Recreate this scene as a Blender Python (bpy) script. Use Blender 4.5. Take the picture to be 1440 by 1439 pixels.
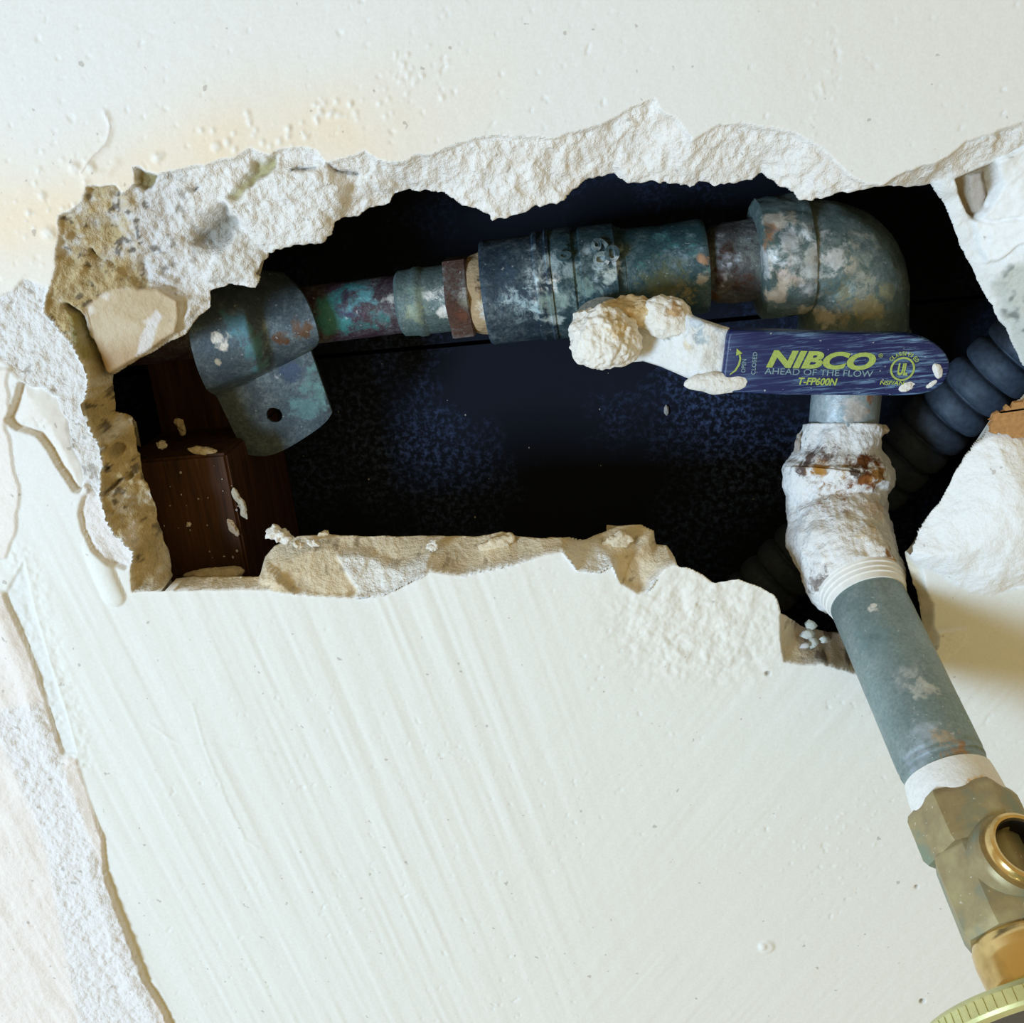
import bpy, bmesh, math, random
import numpy as np
from mathutils import Vector, Matrix

random.seed(7)
for o in list(bpy.data.objects): bpy.data.objects.remove(o)
SC = bpy.context.scene
COL = SC.collection
MM = 0.001

# ------------------------------------------------------------------ camera
# wall face is the plane y = 0 (room at y < 0); all helper lengths are in millimetres
F, CX, CY = 1440.0, 720.0, 719.5
DIST = 254.0                                   # camera to wall face, along the wall normal
VPN = (800.0, 220.0)                           # where the wall's normal vanishes in the picture
ROLL = math.radians(6.0)
n_c = np.array([(VPN[0]-CX)/F, (VPN[1]-CY)/F, 1.0]); n_c /= np.linalg.norm(n_c)
x_c = np.array([math.cos(ROLL), -math.sin(ROLL), 0.0])
x_c = x_c - n_c*np.dot(x_c, n_c); x_c /= np.linalg.norm(x_c)
z_c = np.cross(x_c, n_c)
RW = np.array([x_c, n_c, z_c])                 # world = RW @ camera vector (x right, y down, z forward)
CAM = np.array([0.0, -DIST, 0.0])
cam_d = bpy.data.cameras.new('camera'); cam = bpy.data.objects.new('camera', cam_d); COL.objects.link(cam)
cam_d.sensor_fit = 'HORIZONTAL'; cam_d.sensor_width = 36.0; cam_d.lens = 36.0*F/1440.0
cam_d.clip_start = 0.005; cam_d.clip_end = 50.0
cr, cu, cb = RW @ np.array([1, 0, 0.]), RW @ np.array([0, -1., 0]), RW @ np.array([0, 0, -1.])
m4 = Matrix(((cr[0], cu[0], cb[0], CAM[0]*MM), (cr[1], cu[1], cb[1], CAM[1]*MM), (cr[2], cu[2], cb[2], CAM[2]*MM), (0, 0, 0, 1)))
cam.matrix_world = m4
SC.camera = cam
SC.view_settings.view_transform = 'Standard'; SC.view_settings.look = 'None'
SC.view_settings.gamma = 1.0; SC.view_settings.use_curve_mapping = False
SC.view_settings.exposure = 0.0

# ------------------------------------------------------------------ light
W = bpy.data.worlds.new('room_ambience'); SC.world = W; W.use_nodes = True
bg = W.node_tree.nodes['Background']; bg.inputs[0].default_value = (1.0, 0.77, 0.35, 1); bg.inputs[1].default_value = 0.50
def area(name, loc, target, size, energy, colour):
    d = bpy.data.lights.new(name, 'AREA'); d.shape = 'SQUARE'; d.size = size; d.energy = energy; d.color = colour
    o = bpy.data.objects.new(name, d); COL.objects.link(o); o.location = loc
    o.rotation_euler = (Vector(target)-Vector(loc)).to_track_quat('-Z', 'Y').to_euler()
    return o
area('window_daylight', (-1.05, -1.15, -0.20), (0.0, 0.0, 0.0), 0.42, 26.5, (0.535, 0.76, 1.0))

# ------------------------------------------------------------------ pixel helpers (used once, to place things at real depth)
def ray(px, py): return RW @ np.array([(px-CX)/F, (py-CY)/F, 1.0])
def P(px, py, y=0.0):
    w = ray(px, py); t = (y-CAM[1])/w[1]; return CAM + t*w
def Q(px, py, depth): return CAM + depth*ray(px, py)
def depth_of(p): return float((RW.T @ (np.asarray(p)-CAM))[2])
def RR(r, p): return r*depth_of(p)/F           # pixel radius -> mm at point p
def proj(p):
    c = (np.asarray(p)-CAM) @ RW
    return CX+F*c[..., 0]/c[..., 2], CY+F*c[..., 1]/c[..., 2]

# ------------------------------------------------------------------ numpy noise
def _h(ix, iy, iz, s):
    n = ((ix*73856093) ^ (iy*19349663) ^ (iz*83492791) ^ (s*40503)) & 0xffffffff
    n = ((n ^ (n >> 16))*0x7feb352d) & 0xffffffff
    n = ((n ^ (n >> 15))*0x846ca68b) & 0xffffffff
    n = n ^ (n >> 16)
    return (n & 0xffff)/32767.5-1.0
def noise3(p, cell, s=0):
    q = np.asarray(p, dtype=np.float64)/cell
    i = np.floor(q).astype(np.int64); f = q-i; f = f*f*(3-2*f)
    r = 0
    for dx in (0, 1):
        wx = f[..., 0] if dx else 1-f[..., 0]
        for dy in (0, 1):
            wy = f[..., 1] if dy else 1-f[..., 1]
            for dz in (0, 1):
                wz = f[..., 2] if dz else 1-f[..., 2]
                r = r+wx*wy*wz*_h(i[..., 0]+dx, i[..., 1]+dy, i[..., 2]+dz, s)
    return r
def noise2(x, z, cell, s=0):
    qx, qz = x/cell, z/cell
    ix = np.floor(qx).astype(np.int64); iz = np.floor(qz).astype(np.int64)
    fx, fz = qx-ix, qz-iz; fx = fx*fx*(3-2*fx); fz = fz*fz*(3-2*fz)
    zz = np.zeros_like(ix)
    a = _h(ix, iz, zz, s)*(1-fx)+_h(ix+1, iz, zz, s)*fx
    b = _h(ix, iz+1, zz, s)*(1-fx)+_h(ix+1, iz+1, zz, s)*fx
    return a*(1-fz)+b*fz
def fbm2(x, z, cell, s=0, o=3, g=0.5):
    r = 0; a = 1.0; t = 0
    for k in range(o):
        r = r+a*noise2(x*math.cos(k*1.1)-z*math.sin(k*1.1), x*math.sin(k*1.1)+z*math.cos(k*1.1), cell/2**k, s+17*k); t += a; a *= g
    return r/t
def fbm3(p, cell, s=0, o=3, g=0.5):
    r = 0; a = 1.0; t = 0
    for k in range(o): r = r+a*noise3(np.asarray(p)+k*3.7, cell/2**k, s+17*k); t += a; a *= g
    return r/t
def ss(a, b, x):
    t = np.clip((x-a)/(b-a), 0, 1); return t*t*(3-2*t)

# ------------------------------------------------------------------ materials
def srgb(r, g, b):
    f = lambda c: (c/255/12.92) if c/255 <= 0.04045 else ((c/255+0.055)/1.055)**2.4
    return (f(r), f(g), f(b))
class NT:
    def __init__(s, name):
        s.m = bpy.data.materials.new(name); s.m.use_nodes = True; s.t = s.m.node_tree; s.n = s.t.nodes; s.l = s.t.links
        s.b = s.n['Principled BSDF']; s.tc = s.n.new('ShaderNodeTexCoord')
    def link(s, a, b): s.l.new(a, b)
    def noise(s, scale, detail=4, rough=0.6, stretch=None, dist=0.0):
        n = s.n.new('ShaderNodeTexNoise'); n.inputs['Scale'].default_value = scale; n.inputs['Detail'].default_value = detail
        n.inputs['Roughness'].default_value = rough; n.inputs['Distortion'].default_value = dist
        src = s.tc.outputs['Object']
        if stretch:
            mp = s.n.new('ShaderNodeMapping'); mp.inputs['Scale'].default_value = stretch; s.link(src, mp.inputs[0]); src = mp.outputs[0]
        s.link(src, n.inputs['Vector']); return n.outputs['Fac']
    def ramp(s, fac, stops):
        r = s.n.new('ShaderNodeValToRGB'); e = r.color_ramp.elements
        while len(e) < len(stops): e.new(0.5)
        for k, (p, c) in enumerate(stops):
            e[k].position = p; e[k].color = (c, c, c, 1) if isinstance(c, (int, float)) else (*c, 1)
        s.link(fac, r.inputs[0]); return r.outputs[0]
    def mix(s, fac, a, b):
        m = s.n.new('ShaderNodeMix'); m.data_type = 'RGBA'
        for k, v in ((0, fac), (6, a), (7, b)):
            if isinstance(v, tuple): m.inputs[k].default_value = (*v, 1) if len(v) == 3 else v
            elif isinstance(v, (int, float)): m.inputs[k].default_value = v
            else: s.link(v, m.inputs[k])
        return m.outputs[2]
    def mul(s, a, b, op='MULTIPLY'):
        m = s.n.new('ShaderNodeMath'); m.operation = op
        for k, v in ((0, a), (1, b)):
            if isinstance(v, (int, float)): m.inputs[k].default_value = v
            else: s.link(v, m.inputs[k])
        return m.outputs[0]
    def attr(s, name):
        a = s.n.new('ShaderNodeAttribute'); a.attribute_name = name; return a
    def bump(s, h, dist, strength=1.0):
        b = s.n.new('ShaderNodeBump'); b.inputs['Distance'].default_value = dist*MM
        if isinstance(strength, (int, float)): b.inputs['Strength'].default_value = strength
        else: s.link(strength, b.inputs['Strength'])
        s.link(h, b.inputs['Height']); s.link(b.outputs[0], s.b.inputs['Normal'])
    def out(s, col=None, rough=0.5, metal=0.0, spec=0.5):
        for key, v in (('Base Color', col), ('Roughness', rough), ('Metallic', metal), ('Specular IOR Level', spec)):
            if v is None: continue
            if isinstance(v, tuple): s.b.inputs[key].default_value = (*v, 1)
            elif isinstance(v, (int, float)): s.b.inputs[key].default_value = v
            else: s.link(v, s.b.inputs[key])
        return s.m

def mat_vertex(name, fine=900, amp=0.25, bumpd=0.35, rough=0.75, spec=0.25, metal=0.0, speck=None, dep=None, grit=None, mottle=None):
    """colour from the mesh's own 'Col' attribute with fine grain (alpha of Col = coarseness); 'Dep' = dust, rust and plaster lying on it"""
    t = NT(name); a = t.attr('Col'); n = t.noise(fine, 5, 0.65)
    v = t.ramp(n, [(0.25, 1-amp), (0.75, 1+amp*0.4)])
    c = t.mix(1.0, a.outputs['Color'], v); t.n[-1].blend_type = 'MULTIPLY'
    if mottle:
        g2 = t.mul(t.ramp(t.noise(110, 6, 0.7, None, 0.5), [(0.44, 0.0), (0.72, 1.0)]), t.ramp(t.noise(700, 4, 0.7), [(0.40, 0.1), (0.62, 1.0)]))
        c = t.mix(t.mul(g2, mottle[1]), c, mottle[0])
    if dep:
        d = t.attr('Dep'); g = t.noise(dep, 8, 0.78, None, 0.6)
        f = t.mul(t.mul(d.outputs['Alpha'], 1.3), t.mul(t.mul(g, 0.5, 'SUBTRACT'), 3.4), 'ADD')
        k = t.ramp(f, [(0.22, 0.0), (0.82, 1.0)]); k = t.mul(k, t.ramp(d.outputs['Alpha'], [(0.02, 0.0), (0.12, 1.0)]))
        dc = t.mix(1.0, d.outputs['Color'], t.ramp(t.noise(260, 6, 0.7), [(0.3, 0.62), (0.7, 1.15)])); t.n[-1].blend_type = 'MULTIPLY'
        c = t.mix(k, c, dc)
    if speck:
        s2 = t.ramp(t.noise(speck[0], 2, 0.5), [(speck[1], 0.0), (speck[1]+0.03, 1.0)])
        c = t.mix(t.mul(s2, speck[3]), c, speck[2])
    h = n if not grit else t.mul(t.mul(t.noise(grit, 3, 0.55), 1.0), t.mul(n, 0.5), 'ADD')
    t.bump(h, bumpd, a.outputs['Alpha'])
    return t.out(c, rough, metal, spec)
M_WALL = mat_vertex('painted_plaster', 1300, 0.07, 1.0, 0.6, 0.3, grit=560, speck=(330, 0.705, srgb(150, 140, 130), 0.5))
M_LUMP = mat_vertex('raw_plaster', 900, 0.12, 0.6, 0.85, 0.2, dep=420, grit=600)
M_METAL = mat_vertex('weathered_metal', 1300, 0.55, 0.25, 0.5, 0.4, 0.25, speck=(900, 0.70, (0.45, 0.48, 0.5), 0.55), dep=300, mottle=((0.34, 0.42, 0.44), 0.6))
M_ZINC = mat_vertex('galvanised_zinc', 1300, 0.35, 0.15, 0.48, 0.5, 0.3, speck=(800, 0.71, (0.6, 0.63, 0.64), 0.55), dep=300, mottle=((0.46, 0.50, 0.52), 0.55))
def mat_plain(name, c, rough=0.6, metal=0.0, spec=0.4, amp=0.3, scale=700, bumpd=0.1, stretch=None):
    t = NT(name); n = t.noise(scale, 5, 0.65, stretch)
    v = t.ramp(n, [(0.3, tuple(k*(1-amp) for k in c)), (0.7, tuple(min(1, k*(1+amp)) for k in c))])
    t.bump(n, bumpd, 0.6); return t.out(v, rough, metal, spec)
M_TAPE = mat_plain('white_tape', (0.82, 0.81, 0.78), 0.6, 0, 0.3, 0.06, 500, 0.1)
M_CONDUIT = mat_plain('grey_conduit', (0.045, 0.06, 0.085), 0.6, 0.1, 0.35, 0.35, 600, 0.08)
M_PAPER = mat_plain('brown_paper', srgb(176, 132, 86), 0.9, 0, 0.1, 0.25, 900, 0.25)
M_YELLOW = mat_plain('printed_yellow_green', srgb(158, 176, 92), 0.5, 0, 0.4, 0.18, 1500, 0.02)
M_PALEPRINT = mat_plain('worn_pale_print', srgb(122, 150, 160), 0.5, 0, 0.4, 0.45, 1800, 0.02)
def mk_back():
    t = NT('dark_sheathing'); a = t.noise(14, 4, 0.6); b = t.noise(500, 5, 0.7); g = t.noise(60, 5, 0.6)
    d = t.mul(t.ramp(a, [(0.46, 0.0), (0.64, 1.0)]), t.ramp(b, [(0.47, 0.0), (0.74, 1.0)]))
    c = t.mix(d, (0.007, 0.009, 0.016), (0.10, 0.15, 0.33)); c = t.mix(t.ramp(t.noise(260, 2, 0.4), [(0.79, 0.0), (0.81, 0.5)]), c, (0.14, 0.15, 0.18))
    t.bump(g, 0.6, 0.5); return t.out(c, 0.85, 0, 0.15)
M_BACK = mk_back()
def mk_wood():
    t = NT('dark_stained_wood'); g = t.noise(60, 6, 0.65, (6, 6, 0.5), 0.6); b = t.noise(400, 4, 0.6, (1, 1, 0.1))
    c = t.ramp(g, [(0.3, (0.020, 0.009, 0.005)), (0.55, (0.07, 0.028, 0.012)), (0.75, (0.11, 0.048, 0.022))])
    t.bump(b, 0.5, 0.6); return t.out(c, 0.7, 0, 0.25)
M_WOOD = mk_wood()
def mk_grip():
    t = NT('blue_vinyl_grip')
    sc = t.noise(90, 5, 0.75, (1.0, 3, 16), 0.5); s2 = t.noise(30, 3, 0.6)
    f = t.mul(t.ramp(sc, [(0.50, 0.0), (0.66, 1.0)]), t.ramp(s2, [(0.36, 0.0), (0.60, 1.0)]))
    c = t.mix(t.mul(f, 0.8), srgb(12, 28, 84), srgb(130, 172, 210))
    w = t.ramp(t.noise(700, 3, 0.5), [(0.70, 0.0), (0.73, 1.0)]); c = t.mix(t.mul(w, 0.6), c, (0.6, 0.65, 0.7))
    t.bump(sc, 0.12, 0.5); return t.out(c, 0.42, 0, 0.5)
M_GRIP = mk_grip()
def mk_brass(name, bright):
    t = NT(name); n = t.noise(120, 5, 0.65); g = t.noise(60, 4, 0.6)
    if bright:
        c = t.mix(t.ramp(n, [(0.45, 0.0), (0.7, 1.0)]), srgb(226, 196, 136), srgb(186, 158, 104)); t.bump(n, 0.05, 0.3)
        return t.out(c, 0.22, 0.9, 0.5)
    c = t.mix(t.ramp(n, [(0.35, 0.0), (0.65, 1.0)]), srgb(168, 156, 116), srgb(140, 122, 92))
    c = t.mix(t.mul(t.ramp(g, [(0.5, 0.0), (0.62, 1.0)]), 0.6), c, srgb(120, 150, 138))
    c = t.mix(t.ramp(t.noise(900, 3, 0.5), [(0.68, 0.0), (0.74, 0.7)]), c, srgb(216, 214, 200))
    t.bump(n, 0.2, 0.6); return t.out(c, 0.5, 0.35, 0.5)
M_BRASS = mk_brass('dull_brass', False); M_SHINE = mk_brass('polished_brass', True)
M_DARK = mat_plain('bore_shade', (0.012, 0.010, 0.009), 0.6, 0, 0.3, 0.3)  # near-black colour stands in for the shade inside the outlet
M_RIM = mat_plain('yellowed_nickel', srgb(206, 206, 150), 0.32, 0.5, 0.5, 0.12, 300, 0.05)
M_FACE = mat_plain('handle_face', (0.014, 0.016, 0.024), 0.35, 0.2, 0.5, 0.3)

# ------------------------------------------------------------------ object helpers
def tag(o, label=None, cat=None, group=None, kind=None):
    for k, v in (('label', label), ('category', cat), ('group', group), ('kind', kind)):
        if v: o[k] = v
    return o
def empty(name, loc_mm, label, cat, group=None):
    o = bpy.data.objects.new(name, None); COL.objects.link(o); o.empty_display_size = 0.01
    o.location = Vector(loc_mm)*MM; return tag(o, label, cat, group)
def mesh_obj(name, V, Fc, mat, parent=None, col=None, sharp=40, smooth=True):
    V = np.asarray(V, dtype=np.float64)*MM
    me = bpy.data.meshes.new(name)
    off = np.zeros(3)
    if parent is not None: off = np.array(parent.matrix_basis.translation) if parent.parent is None else np.array(parent.parent.matrix_basis.translation)
    V = V-off
    if isinstance(Fc, np.ndarray) and Fc.ndim == 2:
        k = Fc.shape[1]; me.vertices.add(len(V)); me.vertices.foreach_set('co', V.astype(np.float32).ravel())
        me.loops.add(Fc.size); me.loops.foreach_set('vertex_index', Fc.astype(np.int32).ravel())
        me.polygons.add(len(Fc)); me.polygons.foreach_set('loop_start', np.arange(0, Fc.size, k, dtype=np.int32))
        me.update(calc_edges=True)
    else:
        me.from_pydata([tuple(v) for v in V], [], [tuple(int(i) for i in f) for f in Fc]); me.update()
        bm = bmesh.new(); bm.from_mesh(me); bmesh.ops.recalc_face_normals(bm, faces=bm.faces[:]); bm.to_mesh(me); bm.free(); me.update()
    if col is not None:
        a = me.color_attributes.new('Col', 'FLOAT_COLOR', 'POINT'); c = np.ones((len(V), 4), np.float32); c[:, :min(4, col.shape[1])] = col[:, :4]
        a.data.foreach_set('color', c.ravel())
        if col.shape[1] == 8:
            a = me.color_attributes.new('Dep', 'FLOAT_COLOR', 'POINT'); a.data.foreach_set('color', np.ascontiguousarray(col[:, 4:], dtype=np.float32).ravel())
    me.materials.append(mat)
    if smooth:
        me.polygons.foreach_set('use_smooth', np.ones(len(me.polygons), dtype=bool))
        if sharp: me.set_sharp_from_angle(angle=math.radians(sharp))
    me.update()
    o = bpy.data.objects.new(name, me); COL.objects.link(o)
    if parent is not None: o.parent = parent
    return o
def frames(pts):
    pts = np.asarray(pts, float); n = len(pts); T = np.gradient(pts, axis=0)
    for i in range(n):                                   # repeated points take a neighbour's tangent
        if np.linalg.norm(T[i]) < 1e-6: T[i] = pts[-1]-pts[0]
    T /= np.linalg.norm(T, axis=1)[:, None]
    up = np.array([0, -1.0, 0]) if abs(T[0][1]) < 0.8 else np.array([0, 0, 1.0])
    A = []
    u = up-T[0]*np.dot(up, T[0]); u /= np.linalg.norm(u)
    for i in range(n):
        u = u-T[i]*np.dot(u, T[i]); u /= np.linalg.norm(u); A.append(u.copy())
    A = np.array(A); B = np.cross(T, A); return T, A, B
def tube(pts, radii, seg=96, shape=None, cap=True, axis=None):
    """rings along a path; shape(theta) scales the ring (hexagon flats etc.). returns verts, quads, faces list, unit normals"""
    pts = np.asarray(pts, float); radii = np.asarray(radii, float)
    if axis is None: T, A, B = frames(pts)
    else:
        T, A, B = frames([np.zeros(3), np.asarray(axis)]); A = np.repeat(A[:1], len(pts), 0); B = np.repeat(B[:1], len(pts), 0)
    th = np.arange(seg)/seg*2*math.pi; sh = np.ones(seg) if shape is None else shape(th)
    D = A[:, None, :]*np.cos(th)[None, :, None]+B[:, None, :]*np.sin(th)[None, :, None]
    V = pts[:, None, :]+D*(radii[:, None]*sh[None, :])[..., None]
    n = len(pts); i = np.arange(n-1)[:, None]; j = np.arange(seg)[None, :]
    f = np.stack([i*seg+j, i*seg+(j+1) % seg, (i+1)*seg+(j+1) % seg, (i+1)*seg+j], -1).reshape(-1, 4)
    faces = [tuple(q) for q in f]
    if cap:
        faces.append(tuple(range(seg))[::-1]); faces.append(tuple((n-1)*seg+k for k in range(seg)))
    return V.reshape(-1, 3), faces, D.reshape(-1, 3)
def lathe(a, b, prof, step=0.8):
    """prof: list of (mm along axis from a, radius) -> dense path points and radii"""
    a = np.asarray(a, float); b = np.asarray(b, float); d = (b-a)/np.linalg.norm(b-a)
    L, R = [], []
    for (l0, r0), (l1, r1) in zip(prof[:-1], prof[1:]):
        k = max(1, int(max(abs(l1-l0), abs(r1-r0))/step))
        for q in range(k): L.append(l0+(l1-l0)*q/k); R.append(r0+(r1-r0)*q/k)
    L.append(prof[-1][0]); R.append(prof[-1][1])
    L = np.array(L)
    return a+L[:, None]*d, np.array(R)
def hexf(th): 
    k = math.pi/3; return math.cos(k/2)/np.cos((th % k)-k/2)*1.06
def octf(th):
    k = math.pi/4; return math.cos(k/2)/np.cos((th % k)-k/2)*1.03
def paint(V, base, stains, seed=0, rough=1.0, var=0.25, cell=6.0):
    """8 columns: base albedo + grain, then albedo + cover of deposits and some painted shade. stains: (px, py, r_px, colour, strength, [grain])"""
    V = np.asarray(V); n = fbm3(V, cell, seed, 4); c = np.array(base)[None, :]*(1+var*n)[:, None]
    x, y = proj(V); dep = ((V-CAM) @ RW)[:, 2]; D = np.tile(np.array(base), (len(V), 1)).astype(float); M = np.zeros(len(V))
    for k, s in enumerate(stains):
        px, py, r, cc, st = s[:5]; grain = s[5] if len(s) > 5 else 0.9
        near = (x-px)**2+(y-py)**2 < (r*0.6+6)**2
        if not near.any(): continue
        idx = np.where(near)[0]; ctr = V[idx[np.argmin(dep[idx])]]
        rm = RR(r*1.15, ctr); d = np.linalg.norm(V-ctr, axis=1)/rm
        f = 1-d+grain*0.8*fbm3(V+k*11.3, max(1.2, rm*0.55), seed+k*5+3, 4, 0.6)
        f = np.where(d > 2.0, -1, f)
        m = ss(-0.15, 0.75, f)*st; w = ss(-0.35, 0.15, f)
        D = D*(1-w[:, None])+np.array(cc)[None, :]*w[:, None]; M = np.maximum(M*(1-w*0.5), m)
    return np.concatenate([np.clip(c, 0.002, 0.95), np.full((len(V), 1), rough), np.clip(D, 0.002, 0.95), M[:, None]], 1)
WHITE = (0.80, 0.79, 0.76); DUST = (0.52, 0.53, 0.52); RUST = srgb(120, 72, 40); DRUST = srgb(62, 38, 30); TAN = srgb(196, 168, 128)
TEAL = srgb(62, 128, 130); SLATE = srgb(52, 70, 84)

# ================================================================== THE WALL
def PW(pts, y=0.0):
    return np.array([[*(P(p[0], p[1], p[2] if len(p) > 2 else y)[[0, 2]])] for p in pts]), np.array([p[2] if len(p) > 2 else y for p in pts], float)
def sdist(X, Z, poly, vals=None, closed=True, pad=30.0):
    """signed distance (negative inside) and value interpolated along the nearest edge; far points get +pad"""
    d = np.full(X.shape, float(pad)); v = np.zeros(X.shape); ins = np.zeros(X.shape, bool)
    lo, hi = poly.min(0)-pad, poly.max(0)+pad
    m = (X > lo[0]) & (X < hi[0]) & (Z > lo[1]) & (Z < hi[1])
    x, z = X[m], Z[m]; dd = np.full(x.shape, float(pad)**2); vv = np.zeros(x.shape); ii = np.zeros(x.shape, bool)
    n = len(poly)
    for k in range(n if closed else n-1):
        a, b = poly[k], poly[(k+1) % n]; e = b-a; L = e@e+1e-12
        t = np.clip(((x-a[0])*e[0]+(z-a[1])*e[1])/L, 0, 1)
        q = (x-a[0]-t*e[0])**2+(z-a[1]-t*e[1])**2; c = q < dd; dd[c] = q[c]
        if vals is not None: vv[c] = vals[k]+(vals[(k+1) % n]-vals[k])*t[c]
        if closed:
            cr_ = ((a[1] > z) != (b[1] > z)) & (x < (b[0]-a[0])*(z-a[1])/(b[1]-a[1]+1e-12)+a[0]); ii ^= cr_
    s = np.sqrt(dd); s[ii] *= -1; d[m] = s; v[m] = vv
    return (d, v) if vals is not None else d

OUTER = [(123,263),(144,263),(161,259),(173,272),(190,259),(184,236),(194,236),(219,245),(236,240),(259,236),(296,231),(317,225),(331,222),(352,209),(379,218),(398,209),(429,207),(446,212),(456,229),(481,222),(513,212),(529,225),(546,230),(571,225),(586,218),(622,212),(649,199),(695,190),(736,191),(788,193),(820,182),(851,170),(880,154),(920,137),(935,157),(952,166),(973,199),(989,189),(1012,174),(1058,174),(1085,178),(1121,189),(1153,207),(1180,231),(1200,250),(1222,257),(1240,259),(1262,249),(1298,233),(1327,222),(1358,200),(1405,180),(1440,170),(1530,150),(1530,560),(1470,575),(1440,590),(1412,604),(1372,622),(1352,652),(1327,694),(1300,738),(1279,765),(1275,778),(1295,800),(1312,850),(1318,905),(1290,950),(1240,955),(1198,948),(1160,934),(1127,936),(1102,931),(1097,900),(1098,862),(1092,836),(1068,818),(1037,806),(1004,811),(985,799),(960,790),(935,800),(912,832),(898,836),(873,822),(861,797),(844,805),(811,803),(790,778),(770,781),(748,788),(707,799),(652,811),(607,805),(582,817),(540,838),(498,842),(423,838),(377,830),(333,830),(233,830),(184,833),(182,803),(186,779),(160,754),(144,725),(138,694),(142,656),(135,626),(123,605),(113,568),(123,540),(113,509),(102,488),(79,461),(63,443),(63,422),(69,407),(71,395),(78,374),(78,353),(82,330),(79,313),(82,303),(96,297),(116,280)]
INNER = [(157,527,10),(167,524,9),(213,497,9),(263,467,10),(280,443,11),(297,430,12),(293,407,12),(333,398,12),(360,403,12),(371,363,12),(388,354,11),(417,343,11),(454,343,10),(471,331,10),(473,310,10),(504,304,10),(519,295,10),(550,283,9),(559,268,9),(588,268,9),(613,268,9),(628,272,9),(649,288,9),(670,293,9),(693,309,9),(715,305,9),(743,294,9),(772,287,9),(784,287,9),(805,268,9),(826,251,9),(857,245,9),(881,255,9),(922,255,9),(968,262,9),(987,253,9),(1002,263,9),(1033,256,9),(1054,253,9),(1068,245,9),(1081,253,9),(1100,265,8),(1114,268,7),(1122,280,6),(1156,282,5),(1178,273,4),(1204,269,3),(1238,261,2),(1276,264,6),(1309,258,9),(1327,289,11),(1353,347,12),(1387,416,12),(1406,451,12),(1422,476,12),(1435,507,12),(1455,540,8),(1425,570,6),(1395,585,4),(1388,606,2),(1370,621,1),(1352,651,0),(1327,693,0),(1311,719,0),(1294,743,1),(1278,762,2),(1273,778,3),(1277,800,4),(1288,830,4),(1296,870,4),(1290,905,5),(1255,925,7),(1195,893,13),(1160,888,13),(1122,878,11),(1098,862,6),(1092,841,2),(1087,832,2),(1068,822,2),(1037,810,2),(1004,816,2),(985,803,2),(964,792,3),(954,790,4),(937,768,10),(922,766,12),(920,747,13),(902,739,14),(870,740,14),(844,751,13),(823,757,11),(790,757,6),(760,757,7),(727,755,11),(707,749,12),(673,755,13),(523,755,14),(452,752,14),(419,755,14),(385,768,14),(373,782,13),(365,812,5),(300,812,5),(244,812,10),(238,783,11),(225,742,10),(208,679,10),(194,638,10),(188,600,10),(186,588,10),(163,580,10),(158,555,10)]

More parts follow.
